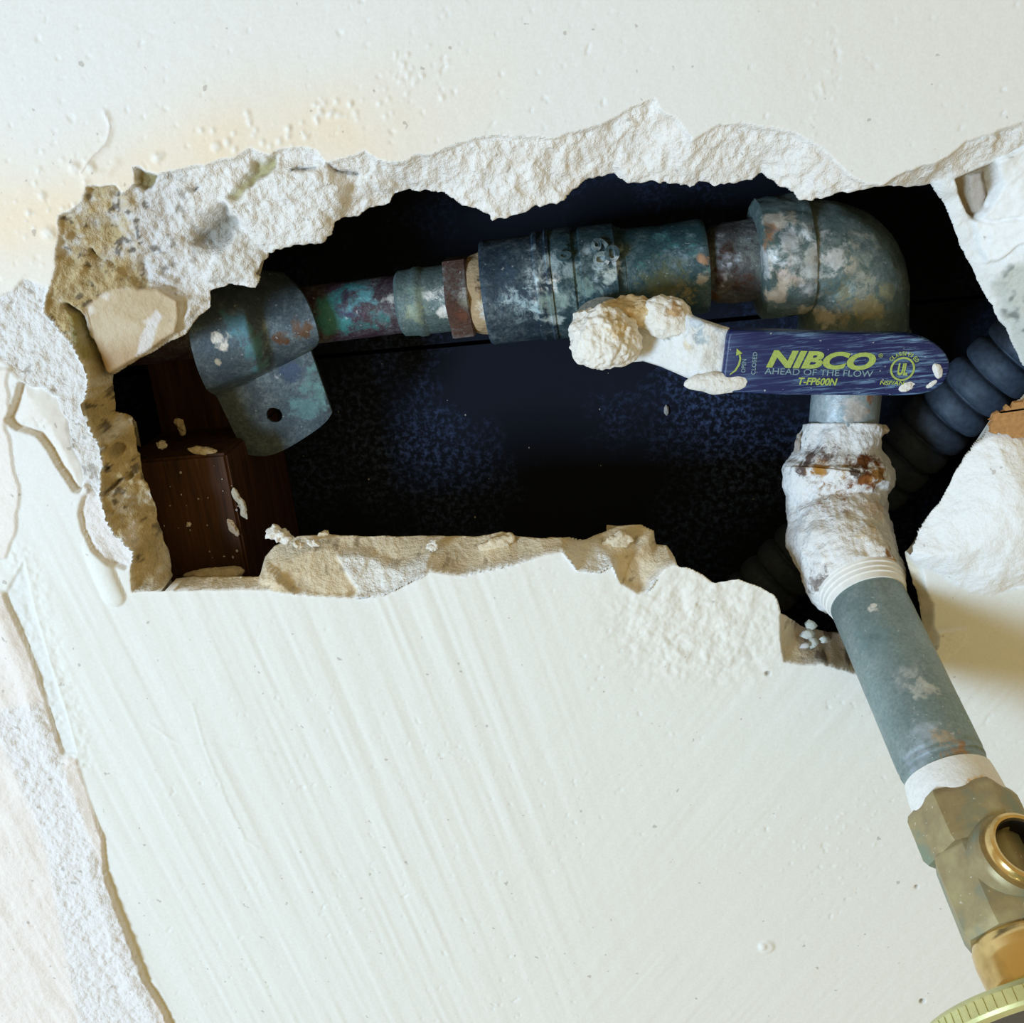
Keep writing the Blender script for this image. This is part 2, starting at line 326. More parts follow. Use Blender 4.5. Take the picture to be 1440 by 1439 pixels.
def build_wall():
    cs = [P(x, y)[[0, 2]] for x, y in ((-30, -30), (1470, -30), (1470, 1470), (-30, 1470))]
    lo = np.min(cs, 0); hi = np.max(cs, 0)
    def axis(a, b, st):
        c = list(np.arange(a, b, st)); s = st
        l, r = c[0], c[-1]; left, right = [], []
        for _ in range(60):
            s *= 1.22
            if s > 60: break
            l -= s; r += s; left.append(l); right.append(r)
        return np.array(left[::-1]+c+right)
    xs, zs = axis(lo[0], hi[0], 0.40), axis(lo[1], hi[1], 0.40)
    nx, nz = len(xs), len(zs)
    X, Z = np.meshgrid(xs, zs); X = X.ravel(); Z = Z.ravel()
    pxx, pyy = proj(np.stack([X, np.zeros_like(X), Z], 1))
    front = 1.0
    # -- ragged query positions
    calm = 1-0.6*ss(690, 760, pyy)*ss(1150, 1090, pxx)
    jx = 0.85*fbm2(X, Z, 4.0, 1, 3, 0.5)*calm; jz = 0.85*fbm2(X, Z, 4.0, 2, 3, 0.5)*calm
    po, _ = PW(OUTER); pi, vi = PW(INNER)
    do = sdist(X+jx*0.8, Z+jz*0.8, po, pad=60)
    crum = ss(480, 400, pyy)*ss(1260, 1200, pxx)
    hx = 0.55*crum*noise2(X*0.8+Z*0.6, Z*0.8-X*0.6, 1.5, 101); hz = 0.55*crum*noise2(X*0.8+Z*0.6, Z*0.8-X*0.6, 1.5, 102)
    di, yin = sdist(X+jx*0.7+hx, Z+jz*0.7+hz, pi, vi, pad=60)
    di0 = sdist(X, Z, pi, pad=60)
    H = np.zeros_like(X)                       # height towards the room
    def col(c): return np.tile(np.array(c), (len(X), 1))
    C = col((0.805, 0.805, 0.80)); A = np.full(len(X), 0.06)
    def blend(m, c, a=None):
        nonlocal C, A
        m1 = m[:, None]; C = C*(1-m1)+np.array(c)[None, :]*m1 if not isinstance(c, np.ndarray) else C*(1-m1)+c*m1
        if a is not None: A = A*(1-m)+a*m
    big = fbm2(X, Z, 45, 5, 3)
    H += 0.35*big
    # upper paint: smooth; water-stained cream band above the hole; lower paint: brushed
    lower = ss(640, 860, pyy+0.10*(pxx-700)*0)
    blend(lower, (0.79, 0.795, 0.765))
    band = np.exp(-((pyy-(310-0.26*pxx+18*np.sin(pxx/70)))/88.0)**2)*ss(800, 420, pxx)
    blend(np.clip(band*(0.75+0.4*fbm2(X, Z, 14, 8)), 0, 1)*0.95, (0.87, 0.73, 0.55))
    blend(ss(980, 1120, pxx)*ss(300, 60, pyy)*0.5, (0.78, 0.76, 0.73))
    blend(ss(1000, 1250, pyy)*ss(500, 1000, pxx)*0.35, (0.80, 0.76, 0.71))
    ang = math.radians(13); u = X*math.cos(ang)+Z*math.sin(ang)*1.0; w = -X*math.sin(ang)+Z*math.cos(ang)
    br = noise2(u, w*0.045, 1.5, 9)*0.6+noise2(u, w*0.03, 4.0, 10)
    ang2 = math.radians(-38); u2 = X*math.cos(ang2)+Z*math.sin(ang2); w2 = -X*math.sin(ang2)+Z*math.cos(ang2)
    br2 = noise2(u2, w2*0.05, 1.3, 11)*0.6+noise2(u2, w2*0.04, 3.5, 12)
    wr = ss(560, 1000, pxx)
    H += lower*(0.17*br*(1-wr)+0.085*br2*wr*(0.4+0.6*ss(-0.2, 0.5, fbm2(X, Z, 30, 13))))
    H += 0.05*fbm2(X, Z, 2.5, 14, 3)
    # pits and tiny specks
    pit = ss(0.62, 0.74, fbm2(X*0.8+Z*0.6+jx, Z*0.8-X*0.6+jz, 1.7, 15, 2))*ss(0.1, 0.5, fbm2(X, Z, 30, 16)+0.2)
    H -= 0.25*pit
    # roughly trowelled patch below the hole at right of centre
    rp = np.exp(-(((pxx-985)/125)**2+((pyy-875)/85)**2)**1.6)
    H += rp*(1.0*fbm2(X, Z, 3.0, 20, 4, 0.6)+0.6*fbm2(X, Z, 9, 21)); blend(rp*0.35, (0.82, 0.77, 0.69), 0.5)
    # blisters under the paint
    rnd = np.random.RandomState(4)
    bl = [(100,303,9),(68,328,12),(88,310,8),(40,300,6),(105,236,10),(128,235,9),(300,183,5),(304,206,9),(283,182,5),(220,222,9),(228,218,5),(320,200,7),(60,275,7),(55,240,6)]
    for _ in range(46):
        t = rnd.rand(); bl.append((345+t*150+rnd.randn()*22, 196-t*38+rnd.randn()*15, 2.2+rnd.rand()*4.2))
    for _ in range(34): bl.append((572+rnd.randn()*22, 112+rnd.randn()*24, 1.8+rnd.rand()*3.2))
    for _ in range(40): bl.append((60+rnd.randn()*50, 290+rnd.randn()*70, 1.6+rnd.rand()*3))
    for _ in range(28): bl.append((1150+rnd.randn()*14, 110+rnd.randn()*45, 1.6+rnd.rand()*2))
    for _ in range(60): bl.append((1180+rnd.randn()*60, 1175+rnd.randn()*30, 1.2+rnd.rand()*1.6))
    for bx, by, r in bl:
        c = P(bx, by); rm = RR(r, c); m = (abs(X-c[0]) < rm*1.6) & (abs(Z-c[2]) < rm*1.6)
        if not m.any(): continue
        d = np.hypot(X[m]-c[0]+jx[m]*0.3, Z[m]-c[2]+jz[m]*0.3)/rm; bb = ss(1.15, 0.25, d); H[m] += 0.36*rm*bb*(1+0.4*noise2(X[m], Z[m], 0.8, 33)); C[m] = C[m]*(1-0.7*bb[:, None])+np.array((0.84, 0.83, 0.80))*0.7*bb[:, None]
    def zone(pts, jit=1.0, pad=14): 
        p, _ = PW(pts); return sdist(X+jx*jit, Z+jz*jit, p, pad=pad)
    def lineh(pts, pad=12, jit=0.8):
        p, _ = PW(pts); return sdist(X+jx*jit, Z+jz*jit, p, closed=False, pad=pad)
    # -- layered paint at the left and lower left
    z1 = zone([(-90,505),(12,520),(10,590),(18,640),(27,696),(22,752),(8,785),(-90,800)], 1.4); m = ss(0.25, -0.25, z1); H += 0.6*m; blend(m, (0.84, 0.80, 0.77), 0.2)
    zl = zone([(-90,822),(4,832),(34,899),(55,954),(76,1027),(89,1064),(108,1066),(124,1119),(146,1178),(149,1224),(178,1302),(208,1380),(229,1412),(246,1450),(300,1560),(-90,1560)], 0.7, 20)
    m = ss(0.3, -0.3, zl); H += m*(0.45+1.7*ss(1130, 1260, pyy)+0.45*fbm2(X, Z, 7, 24)); blend(m, (0.83, 0.77, 0.735), 0.35)
    ridge = np.exp(-((zl+4)/2.6)**2); H += ridge*m*0.8
    zb = zone([(60,985),(100,1100),(140,1200),(200,1350),(240,1460),(120,1460),(70,1200),(20,1080),(-20,1000)], 1.6)
    m2 = ss(1.5, -1.5, zb)*m; H += m2*0.7*fbm2(X, Z, 2.0, 25, 4, 0.65); blend(m2*0.8, (0.82, 0.81, 0.82), 0.8)
    zc = zone([(5,838),(34,790),(50,867),(69,931),(92,1000),(108,1060),(89,1060),(76,1027),(55,954),(34,899)], 0.5); m = ss(0.3, -0.3, zc); H -= 0.55*m; blend(m, (0.76, 0.77, 0.76))
    lb = lineh([(34,789),(50,867),(69,931),(92,1000),(108,1064)]); H += 0.22*np.exp(-(lb/0.9)**2)
    edgeb = np.exp(-((lb-2.5)/3.0)**2); H += edgeb*0.35*fbm2(X, Z, 1.6, 27, 3)
    # lifted finish coat beside the hole (rough white), peeled channel, chips, paint drip
    zw = zone([(-60,425),(10,412),(32,393),(50,400),(66,408),(63,443),(79,461),(102,488),(123,540),(113,568),(135,626),(142,656),(138,694),(128,700),(116,676),(90,612),(84,585),(76,560),(55,548),(30,536),(0,506),(-60,500)], 1.2)
    m = ss(0.5, -0.5, zw); rw = fbm2(X, Z, 2.2, 28, 4, 0.65); H += m*(-0.9+0.9*rw+0.6*fbm2(X, Z, 8, 29)); blend(m, (0.80, 0.79, 0.79), 0.9)
    spk = ss(0.42, 0.6, fbm2(X, Z, 2.6, 30, 3)); blend(m*spk*0.6, srgb(140, 128, 110))
    zch = zone([(24,545),(28,538),(55,548),(76,560),(86,590),(118,678),(110,694),(100,690),(86,664),(62,628),(52,612),(22,604),(10,590)], 1.1)
    m = ss(0.35, -0.35, zch); H -= m*(0.7+2.0*np.exp(zch/2.2)*ss(640, 560, pyy+0.9*(60-pxx)+20)**0+0.0); blend(m, (0.80, 0.77, 0.73), 0.05)
    lt = lineh([(30,535),(55,548),(76,560),(86,590),(118,678)], 8); H += 0.15*np.exp(-(lt/1.0)**2)
    z5 = zone([(116,700),(110,722),(116,748),(130,773),(153,793),(176,801),(186,788),(184,776),(160,754),(144,725),(138,700),(128,690)], 0.7)
    m = ss(0.35, -0.35, z5); H += m*(-1.4+0.5*rw); blend(m, (0.82, 0.79, 0.78), 0.6)
    ld = lineh([(132,770),(150,815),(160,838)], 10, 0.15); H += 1.5*np.sqrt(np.clip(1-(ld/3.3)**2, 0, 1))*ss(740, 815, pyy)
    # flap of paint and hairline crack upper left
    lf = lineh([(117,242),(130,222),(148,205),(158,178),(150,160)], 8); H += 0.4*np.exp(-(lf/0.6)**2); blend(0.4*np.exp(-(lf/0.22)**2), srgb(150, 110, 70))
    lf2 = lineh([(121,262),(124,243),(152,243),(166,230)], 8); H += 0.35*np.exp(-(lf2/1.0)**2)
    lf3 = lineh([(0,440),(14,412),(32,393),(40,402)], 8); H += 0.35*np.exp(-(lf3/0.8)**2)
    lc = lineh([(270,990),(290,1055),(320,1130),(345,1180),(362,1192)], 8, 1.2); H += 0.16*np.exp(-(lc/0.5)**2)
    lk = lineh([(210,1020),(245,1043),(330,1052),(385,1060)], 8, 1.2); H += 0.2*np.exp(-(lk/0.5)**2)
    # nail dimple and flakes lower right
    for bx, by, r, hgt in ((1297,1408,4,-1.6),(1078,1332,12,0.5),(1288,1248,3,-0.8),(1080,947,4,-0.8),(1072,1330,6,0.5)):
        c = P(bx, by); d = np.hypot(X-c[0]+jx*0.6, Z-c[2]+jz*0.6)/RR(r, c); H += hgt*ss(1.1, 0.6, d); 
        if hgt < 0: blend(ss(1.1, 0.6, d)*0.6, srgb(120, 92, 60))
    # white chip and dished plaster under the lump at right
    z7 = zone([(1296,890),(1362,882),(1358,905),(1320,932),(1310,925)], 0.8); m = ss(0.3, -0.3, z7); H += m*(0.9+0.4*rw); blend(m, (0.84, 0.83, 0.80), 0.4)
    # big plaster lump right of the pipe
    zz = zone([(1390,605),(1420,604),(1460,612),(1560,640),(1560,800),(1440,826),(1395,838),(1365,833),(1330,812),(1283,790),(1272,772),(1294,743),(1327,693),(1352,651),(1370,621)], 0.5, 40)
    q = np.clip(-zz/20.0, 0, 1); lump = 1-(1-q)**2.2; lm = ss(0.3, -0.3, zz)
    H += lump*9.0+lm*(1.2*fbm2(X, Z, 9, 40, 4)+0.25*rw); blend(lm, (0.85, 0.85, 0.85), 0.5)
    # ------------------------------------------------ broken reveal between paint edge and opening
    ins_o = do < 0; dd_o = np.clip(-do, 0, None); dd_i = np.clip(di, 0, None)
    t = dd_o/(dd_o+dd_i+1e-6)
    tp = np.clip(t, 0, 1)
    gran = ss(-0.5, 0.6, noise2(X+0.4*jx, Z+0.4*jz, 1.15, 50))*0.55+0.5*noise2(X, Z, 2.2, 51)
    coarse = fbm2(X, Z, 5.0, 52, 4, 0.6)
    lip = ss(0, 0.8, dd_o)
    left = ss(330, 170, pxx)                           # left and upper-left: brown coat
    bottom = ss(700, 760, pyy)*(1-ss(1150, 1250, pxx))*ss(225, 255, pxx+0.0*pyy)
    right = ss(1215, 1300, pxx)
    yr = yin*(0.10*lip+0.90*tp**1.05)+0.3*lip
    bumpy = 0.75*gran*(1-bottom)*(1-right*0.8)*(1-0.5*left)+coarse*(0.9*(1-bottom)+1.5*left+0.9*bottom)+fbm2(X, Z, 1.6, 58, 2)*(0.55*left)*ss(0, 1.5, dd_o)
    Hr = -yr+bumpy*ss(0.2, 1.2, dd_o)*ss(0.0, 0.6, dd_i+0.4)
    # colour of the broken coat
    Cr = col((0.86, 0.835, 0.81)); Cr *= (1+0.10*coarse)[:, None]
    ti = ss(0.25, 0.65, fbm2(X, Z, 6, 53, 4)); Cr = Cr*(1-0.35*ti[:, None])+np.array((0.72, 0.60, 0.48))*0.35*ti[:, None]
    brown = np.array(srgb(192, 172, 130)); mot = ss(-0.25, 0.35, fbm2(X, Z, 7, 54, 5, 0.65)+1.1*(ss(150, 260, pxx)*ss(520, 400, pyy))-0.22)
    Cl = brown[None, :]*(1+0.28*coarse)[:, None]*(1-mot[:, None])+np.array((0.70, 0.69, 0.70))*mot[:, None]
    dk = ss(0.26, 0.42, fbm2(X+1.5*jx, Z+1.5*jz, 2.3, 55, 4, 0.6)); Cl = Cl*(1-0.75*dk[:, None])+np.array(srgb(62, 54, 44))*0.75*dk[:, None]
    Cr = Cr*(1-left[:, None])+Cl*left[:, None]
    Cb = np.array((0.76, 0.655, 0.48))[None, :]*(1+0.22*coarse)[:, None]; pk = ss(0.3, 0.46, fbm2(X, Z, 2.6, 57, 4, 0.6))[:, None]; Cb = Cb*(1-0.55*pk)+np.array(srgb(110, 92, 60))*0.55*pk; Cr = Cr*(1-bottom[:, None])+Cb*bottom[:, None]  # ledge tan has part of its warm shade painted in
    Cg = np.array((0.78, 0.79, 0.79))[None, :]*(1+0.1*coarse)[:, None]; Cr = Cr*(1-right[:, None])+Cg*right[:, None]
    Ar = 0.9*(1-0.35*bottom)*(1-0.5*right)
    def rzone(pts, jit=0.7, pad=14, y=6.0):
        p, _ = PW(pts, y); return sdist(X+jx*jit, Z+jz*jit, p, pad=pad)
    def rline(pts, pad=12, jit=0.7, y=6.0):
        p, _ = PW(pts, y); return sdist(X+jx*jit, Z+jz*jit, p, closed=False, pad=pad)
    def rblend(m, c, a=None):
        nonlocal Cr, Ar
        Cr = Cr*(1-m[:, None])+np.array(c)[None, :]*m[:, None]
        if a is not None: Ar = Ar*(1-m)+a*m
    # big white lump hanging over the opening (upper left)
    m = ss(2.2, -1.6, rzone([(318,285),(340,265),(372,252),(400,236),(450,235),(486,262),(480,292),(470,330),(452,342),(388,354),(372,352),(345,320)])); Hr += m*3.2; rblend(m*0.95, (0.86, 0.84, 0.82), 1.0)
    m = ss(1.0, -1.0, rzone([(288,395),(300,370),(325,318),(345,325),(370,356),(368,372),(352,395),(330,397)], y=9)); Hr += m*1.5; rblend(m*0.8, (0.74, 0.72, 0.69), 1.0)
    m = ss(2.2, -2.2, rzone([(262,338),(300,300),(318,292),(326,312),(300,350),(294,360),(275,352)], 2.5, y=6)); Hr -= m*4.0; rblend(m*0.8, srgb(110, 106, 90))
    m = ss(1.2, -0.9, rzone([(345,255),(360,232),(395,213),(385,236),(352,262),(332,282),(322,276)], 1.5, y=4)); Hr -= m*2.4; rblend(m, srgb(176, 166, 124), 0.5)
    m = ss(0.5, -0.5, rzone([(192,262),(196,240),(222,246),(218,258),(205,268)], y=2)); Hr -= m*1.5; rblend(m, srgb(150, 138, 96))
    for ln, wd in (([(412,237),(430,236),(448,234)], 0.32),([(296,232),(285,250),(272,266)], 0.3),([(465,232),(478,243),(500,246)], 0.6)):
        l = rline(ln, y=3, jit=1.6); g = np.exp(-(l/wd)**2)*ss(-0.5, 0.1, fbm2(X, Z, 3, 88)); Hr -= 1.4*g; rblend(0.8*g, srgb(80, 74, 62))
    # flat flake of lath board and the dark crack beside it
    zf = rzone([(140,428),(150,418),(165,405),(190,400),(235,402),(262,418),(262,442),(258,462),(213,494),(168,520),(158,512),(148,470)], 0.25, y=13)
    m = ss(0.4, -0.4, zf); Hr = Hr*(1-m)+m*(-6.5-0.02*(pxx-200)-0.012*(pyy-460)+0.25*coarse); rblend(m, srgb(206, 190, 164), 0.35); rblend(m*0.7*ss(-0.1, 0.5, fbm2(X, Z, 8, 90, 4)), srgb(186, 164, 128)); rblend(m*0.6*ss(470, 510, pyy), srgb(168, 134, 92)); rblend(m*0.8*ss(0.25, 0.5, fbm2(X, Z, 5, 91, 4)), (0.78, 0.74, 0.70))
    zf2 = rzone([(215,460),(232,430),(240,440),(222,490),(205,496)], 0.6, y=13); m2 = ss(0.4, -0.4, zf2); rblend(m2*0.8, (0.78, 0.77, 0.80), 0.6)
    l = rline([(118,424),(130,432),(140,462),(150,495),(158,520)], y=12); g = np.exp(-(l/0.75)**2); Hr -= 4.5*g; rblend(0.85*g, srgb(52, 50, 24))
    l = rline([(126,440),(134,470),(140,488)], y=12); rblend(0.7*np.exp(-(l/1.2)**2), srgb(132, 128, 50))
    # hollows in the lower-left brown coat
    for a, b, r in ((152,622,7),(170,628,8),(186,668,5),(145,618,5),(100,520,4),(127,500,4),(92,345,4),(140,348,4)):
        c = P(a, b, 8); d = np.hypot(X-c[0]+jx, Z-c[2]+jz)/RR(r, c); mm_ = ss(1.2, 0.5, d); Hr -= 2.2*mm_; rblend(mm_*0.5, srgb(92, 78, 52))
    for ln in ([(138,690),(152,690),(165,680),(175,672)], [(150,735),(165,755),(180,768),(190,765)], [(142,640),(150,655),(160,652)], [(186,768),(190,790),(188,812)]):
        l = rline(ln, y=6); Hr -= 1.8*np.exp(-(l/0.4)**2); rblend(0.8*np.exp(-(l/0.4)**2), srgb(60, 50, 34))
    m = ss(1.0, -0.6, rzone([(188,735),(198,725),(205,755),(200,772),(190,760)], y=9)); rblend(m*0.7, (0.78, 0.73, 0.71))
    m = ss(0.8, -0.8, rzone([(118,590),(130,600),(140,625),(135,640),(125,615)], y=5)); rblend(m*0.9, (0.82, 0.81, 0.82))
    # bottom ledge: white scrapes
    for pts, yy in (([(470,790),(500,786),(560,800),(604,785),(602,806),(575,820),(538,838),(500,841),(505,826)], 4), ([(650,808),(700,796),(748,787),(745,792),(700,803),(655,813)], 1), ([(785,776),(800,768),(840,772),(866,790),(868,806),(845,802),(812,801)], 3), ([(905,835),(912,815),(940,798),(958,795),(955,815),(925,833)], 2)):
        zz_ = rzone(pts, 0.9, y=yy); m = ss(0.8, -0.8, zz_); Hr += m*(2.0+0.8*coarse); rblend(m*0.95, (0.87, 0.86, 0.83), 0.9)
    m = ss(1.0, -1.0, rzone([(380,826),(398,795),(430,778),(520,785),(505,812),(490,838),(420,835)], 0.3, y=5)); Hr += m*1.2
    # lower right of opening: dirty crumbly ledge
    m = ss(1.5, -1.0, rzone([(1122,885),(1195,905),(1200,935),(1128,930)], y=5)); rblend(m*0.75, srgb(170, 150, 128), 1.0); rblend(m*ss(0.2, 0.45, fbm2(X, Z, 2.2, 61, 3))*0.85, srgb(70, 58, 48)); Hr += m*1.2*fbm2(X, Z, 2.6, 62, 4)
    m = ss(0.8, -0.8, rzone([(1272,775),(1295,795),(1320,850),(1320,940),(1240,950),(1225,905),(1262,850)], y=3)); rblend(m, (0.74, 0.66, 0.52), 0.3)  # smooth tan beside the pipe paints the start of its shade
    # right: hollow behind the torn coat, white skin, grey-green patch
    m = ss(0.5, -0.5, rzone([(1344,250),(1362,242),(1392,230),(1400,250),(1406,262),(1396,290),(1378,310),(1366,300)], 0.5, y=7)); Hr -= m*3.2; rblend(m, srgb(150, 136, 112), 0.5)
    m = ss(0.5, -0.5, rzone([(1360,246),(1378,243),(1388,275),(1384,300),(1372,298)], 0.5, y=9)); Hr += m*1.6; rblend(m, srgb(176, 168, 160), 0.5)
    zs_ = rzone([(1398,228),(1440,205),(1540,180),(1540,330),(1440,345),(1412,368),(1398,372),(1388,345),(1378,312),(1396,290),(1406,262)], 0.6, y=5); m = ss(0.4, -0.4, zs_); Hr += m*1.3; rblend(m, (0.84, 0.85, 0.86), 0.2)
    l = rline([(1376,310),(1410,312),(1440,308)], y=4); Hr -= 0.7*np.exp(-(l/0.4)**2)
    m = ss(1.2, -1.2, rzone([(1398,400),(1420,372),(1540,345),(1540,540),(1450,530),(1425,470)], y=9)); rblend(m*0.75, srgb(188, 192, 182), 0.7); rblend(m*ss(0.3, 0.5, fbm2(X, Z, 4, 66, 3))*0.7, srgb(70, 82, 78))
    k = rzone([(1240,259),(1300,234),(1360,202),(1440,172),(1540,150),(1540,178),(1440,205),(1390,228),(1345,250),(1310,258),(1276,262)], 1.0, y=2); m = ss(0.4, -0.4, k); Hr += m*(1.0*coarse+0.8*gran); rblend(m, (0.78, 0.745, 0.70), 0.9)
    H = np.where(ins_o, Hr+H*np.clip(1-dd_o/4, 0, 1)*0.6, H)
    soft = ss(0.5, 0.0, dd_o)*0.0
    C = np.where(ins_o[:, None], Cr, C); A = np.where(ins_o, Ar, A)
    chalk = ss(0.55+0.7*ss(740, 800, pyy)*ss(0.0, 0.4, fbm2(X, Z, 6, 95)+0.2), 0.0, np.abs(do))   # bare chalky edge of the paint film
    C = C*(1-0.8*chalk[:, None])+np.array((0.85, 0.84, 0.82))*0.8*chalk[:, None]
    oz, ox = np.gradient(do.reshape(nz, nx), zs, xs); ox = ox.ravel(); oz = oz.ravel(); ol = np.hypot(ox, oz)+1e-6
    se = (np.abs(do) < 0.21) & (di > 0.8)
    mvx = np.where(se, do*ox/ol, 0).clip(-0.22, 0.22); mvz = np.where(se, do*oz/ol, 0).clip(-0.22, 0.22)
    X = X-mvx; Z = Z-mvz; H = np.where(se & ins_o, H*0.25, H)
    # ------------------------------------------------ cut the opening and snap its rim
    # true distance to rim for snapping
    hole = di < 0
    gz, gx = np.gradient(di0.reshape(nz, nx), zs, xs); gx = gx.ravel(); gz = gz.ravel(); gl = np.hypot(gx, gz)+1e-6
    idx = np.arange(nx*nz).reshape(nz, nx)
    quads = np.stack([idx[:-1, :-1], idx[:-1, 1:], idx[1:, 1:], idx[1:, :-1]], -1).reshape(-1, 4)
    nh = hole[quads].sum(1); keep = nh < 3; quads = quads[keep]
    used = np.zeros(nx*nz, bool); used[quads.ravel()] = True
    sn = used & hole
    X = X.copy(); Z = Z.copy()
    X[sn] -= (di*gx/gl)[sn].clip(-0.45, 0.45); Z[sn] -= (di*gz/gl)[sn].clip(-0.45, 0.45)
    # snapped rim takes the rim depth
    # rim edges -> skirt going back through the wall
    E = np.concatenate([quads[:, [0, 1]], quads[:, [1, 2]], quads[:, [2, 3]], quads[:, [3, 0]]])
    key = np.sort(E, 1); kk = key[:, 0].astype(np.int64)*(nx*nz)+key[:, 1]
    u_, inv, cnt = np.unique(kk, return_inverse=True, return_counts=True)
    be = E[cnt[inv] == 1]
    inner_e = (np.abs(di[be]).max(1) < 5.0)
    be = be[inner_e]
    remap = -np.ones(nx*nz, np.int64); uv = np.where(used)[0]; remap[uv] = np.arange(len(uv))
    V = np.stack([X, -H, Z], 1)[uv]; Cc = np.concatenate([C, A[:, None]], 1)[uv]
    quads = remap[quads]; be = remap[be]
    bv = np.unique(be); r2 = -np.ones(len(V), np.int64); base = len(V)
    lay = []
    gxo, gzo = (gx/gl)[uv], (gz/gl)[uv]
    nb = len(bv)
    for k, (dy, off) in enumerate(((1.2, 0.7), (5.0, 3.2), (24.0, 13.0))):
        q = V[bv].copy(); q[:, 1] = np.minimum(q[:, 1]+dy, 24.0+0*q[:, 1]) if k < 2 else 24.0
        q[:, 0] += gxo[bv]*off+0.4*noise2(q[:, 0], q[:, 2], 2, 70+k); q[:, 2] += gzo[bv]*off+0.4*noise2(q[:, 0], q[:, 2], 2, 75+k); lay.append(q)
    r2[bv] = np.arange(nb)
    sk = []
    prev = be
    for k in range(3):
        nxt = base+k*nb+r2[be]; sk.append(np.stack([prev[:, 1], prev[:, 0], nxt[:, 0], nxt[:, 1]], 1)); prev = nxt
    V = np.concatenate([V]+lay); Cs = Cc[bv].copy(); Cs[:, :3] = Cs[:, :3]*0.5+np.array((0.62, 0.55, 0.42))*0.5
    Cc = np.concatenate([Cc]+[Cs]*3)
    quads = np.concatenate([quads]+sk)
    Cc[:, :3] = np.clip(Cc[:, :3], 0.01, 0.9)
    o = mesh_obj('wall_front', V, quads, M_WALL, col=Cc, sharp=None)
    return tag(o, 'cream painted plaster wall with a ragged hole broken through it', 'wall', kind='structure')
wall = build_wall()

# cavity behind: dark boards, with added unseen sides that keep stray light out
def box(lo, hi):
    x0, y0, z0 = lo; x1, y1, z1 = hi
    return [(x0,y0,z0),(x1,y0,z0),(x1,y1,z0),(x0,y1,z0),(x0,y0,z1),(x1,y0,z1),(x1,y1,z1),(x0,y1,z1)], [(0,3,2,1),(4,5,6,7),(0,1,5,4),(1,2,6,5),(2,3,7,6),(3,0,4,7)]
def multi(parts):
    V, Fc = [], []
    for v, f in parts:
        b = len(V); V += list(v); Fc += [tuple(i+b for i in q) for q in f]
    return V, Fc
BY = 84.0
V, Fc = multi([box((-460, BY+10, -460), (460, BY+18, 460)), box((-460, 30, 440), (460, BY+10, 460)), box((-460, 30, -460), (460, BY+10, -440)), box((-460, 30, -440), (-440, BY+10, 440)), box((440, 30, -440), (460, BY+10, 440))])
wb = mesh_obj('wall_back', V, Fc, M_BACK, smooth=False); tag(wb, 'dark sheathing at the back of the wall cavity, with added unseen light-blocking sides', 'wall', kind='structure')
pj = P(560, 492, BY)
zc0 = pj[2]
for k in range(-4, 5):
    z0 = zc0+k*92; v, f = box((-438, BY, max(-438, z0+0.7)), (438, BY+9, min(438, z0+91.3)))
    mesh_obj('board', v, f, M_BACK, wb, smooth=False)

# ================================================================== STUD
def build_stud():
    tl, tr, brx, bl_ = P(200, 640, 27), P(312, 646, 27), P(356, 806, 27), P(246, 806, 27)
    x0, x1 = (tl[0]+bl_[0])/2-9, (tr[0]+brx[0])/2; zt = (tl[2]+tr[2])/2
    n = 26; zb = P(300, 1000, 27)[2]-60
    base = empty('wall_stud', (x0, 27, zb), 'dark brown wooden stud notched at the left end of the hole', 'stud')
    # front face grid, slightly rough, top edge ragged
    bm = bmesh.new(); bmesh.ops.create_cube(bm, size=1)
    for v in bm.verts: v.co = Vector(((x0+x1)/2+v.co.x*(x1-x0), (27+BY-0.5)/2+v.co.y*(BY-0.5-27), (zt+zb)/2+v.co.z*(zt-zb)))
    bmesh.ops.bevel(bm, geom=bm.edges[:], offset=0.8, segments=2, affect='EDGES')
    V = np.array([v.co[:] for v in bm.verts]); Fc = [tuple(v.index for v in f.verts) for f in bm.faces]; bm.free()
    mesh_obj('lower_post', V, Fc, M_WOOD, base, sharp=35)
    zt2 = P(300, 330, 27)[2]
    v, f = box((x0, 62, zt), (x1, BY-0.5, zt2)); mesh_obj('notch_web', v, f, M_WOOD, base, smooth=False)
    v, f = box((x0, 27, zt2), (x1, BY-0.5, zt2+160)); mesh_obj('upper_post', v, f, M_WOOD, base, smooth=False)
    return x0, x1, zt
sx0, sx1, szt = build_stud()

# ================================================================== PLUMBING RUN (axis traced at its depth)
PY = 46.0
def rod(name, parent, a, b, prof, mat, base, stains, seed, seg=120, shape=None, var=0.3, disp=0.0, rough=0.8, cell=6.0, step=0.7, sharp=38):
    pts, rad = lathe(a, b, prof, step); V, Fc, D = tube(pts, rad, seg, shape, axis=np.asarray(b)-np.asarray(a))
    if disp: V = V+D*(disp*fbm3(V, 3.0, seed, 4, 0.6))[:, None]
    c = paint(V, base, stains, seed, rough, var, cell)
    return mesh_obj(name, V, Fc, mat, parent, col=c, sharp=sharp)
axA, axB = P(456, 441, PY), P(1100, 361, PY)
axd = (axB-axA)/np.linalg.norm(axB-axA)
def ax_at(px):           # position along the run (mm) for a picture column
    lo, hi = -300.0, 500.0
    for _ in range(40):
        m = (lo+hi)/2; x, y = proj(axA+axd*m)
        if x < px: lo = m
        else: hi = m
    return lo
L = ax_at; kr = lambda r: RR(r, axA+axd*60)
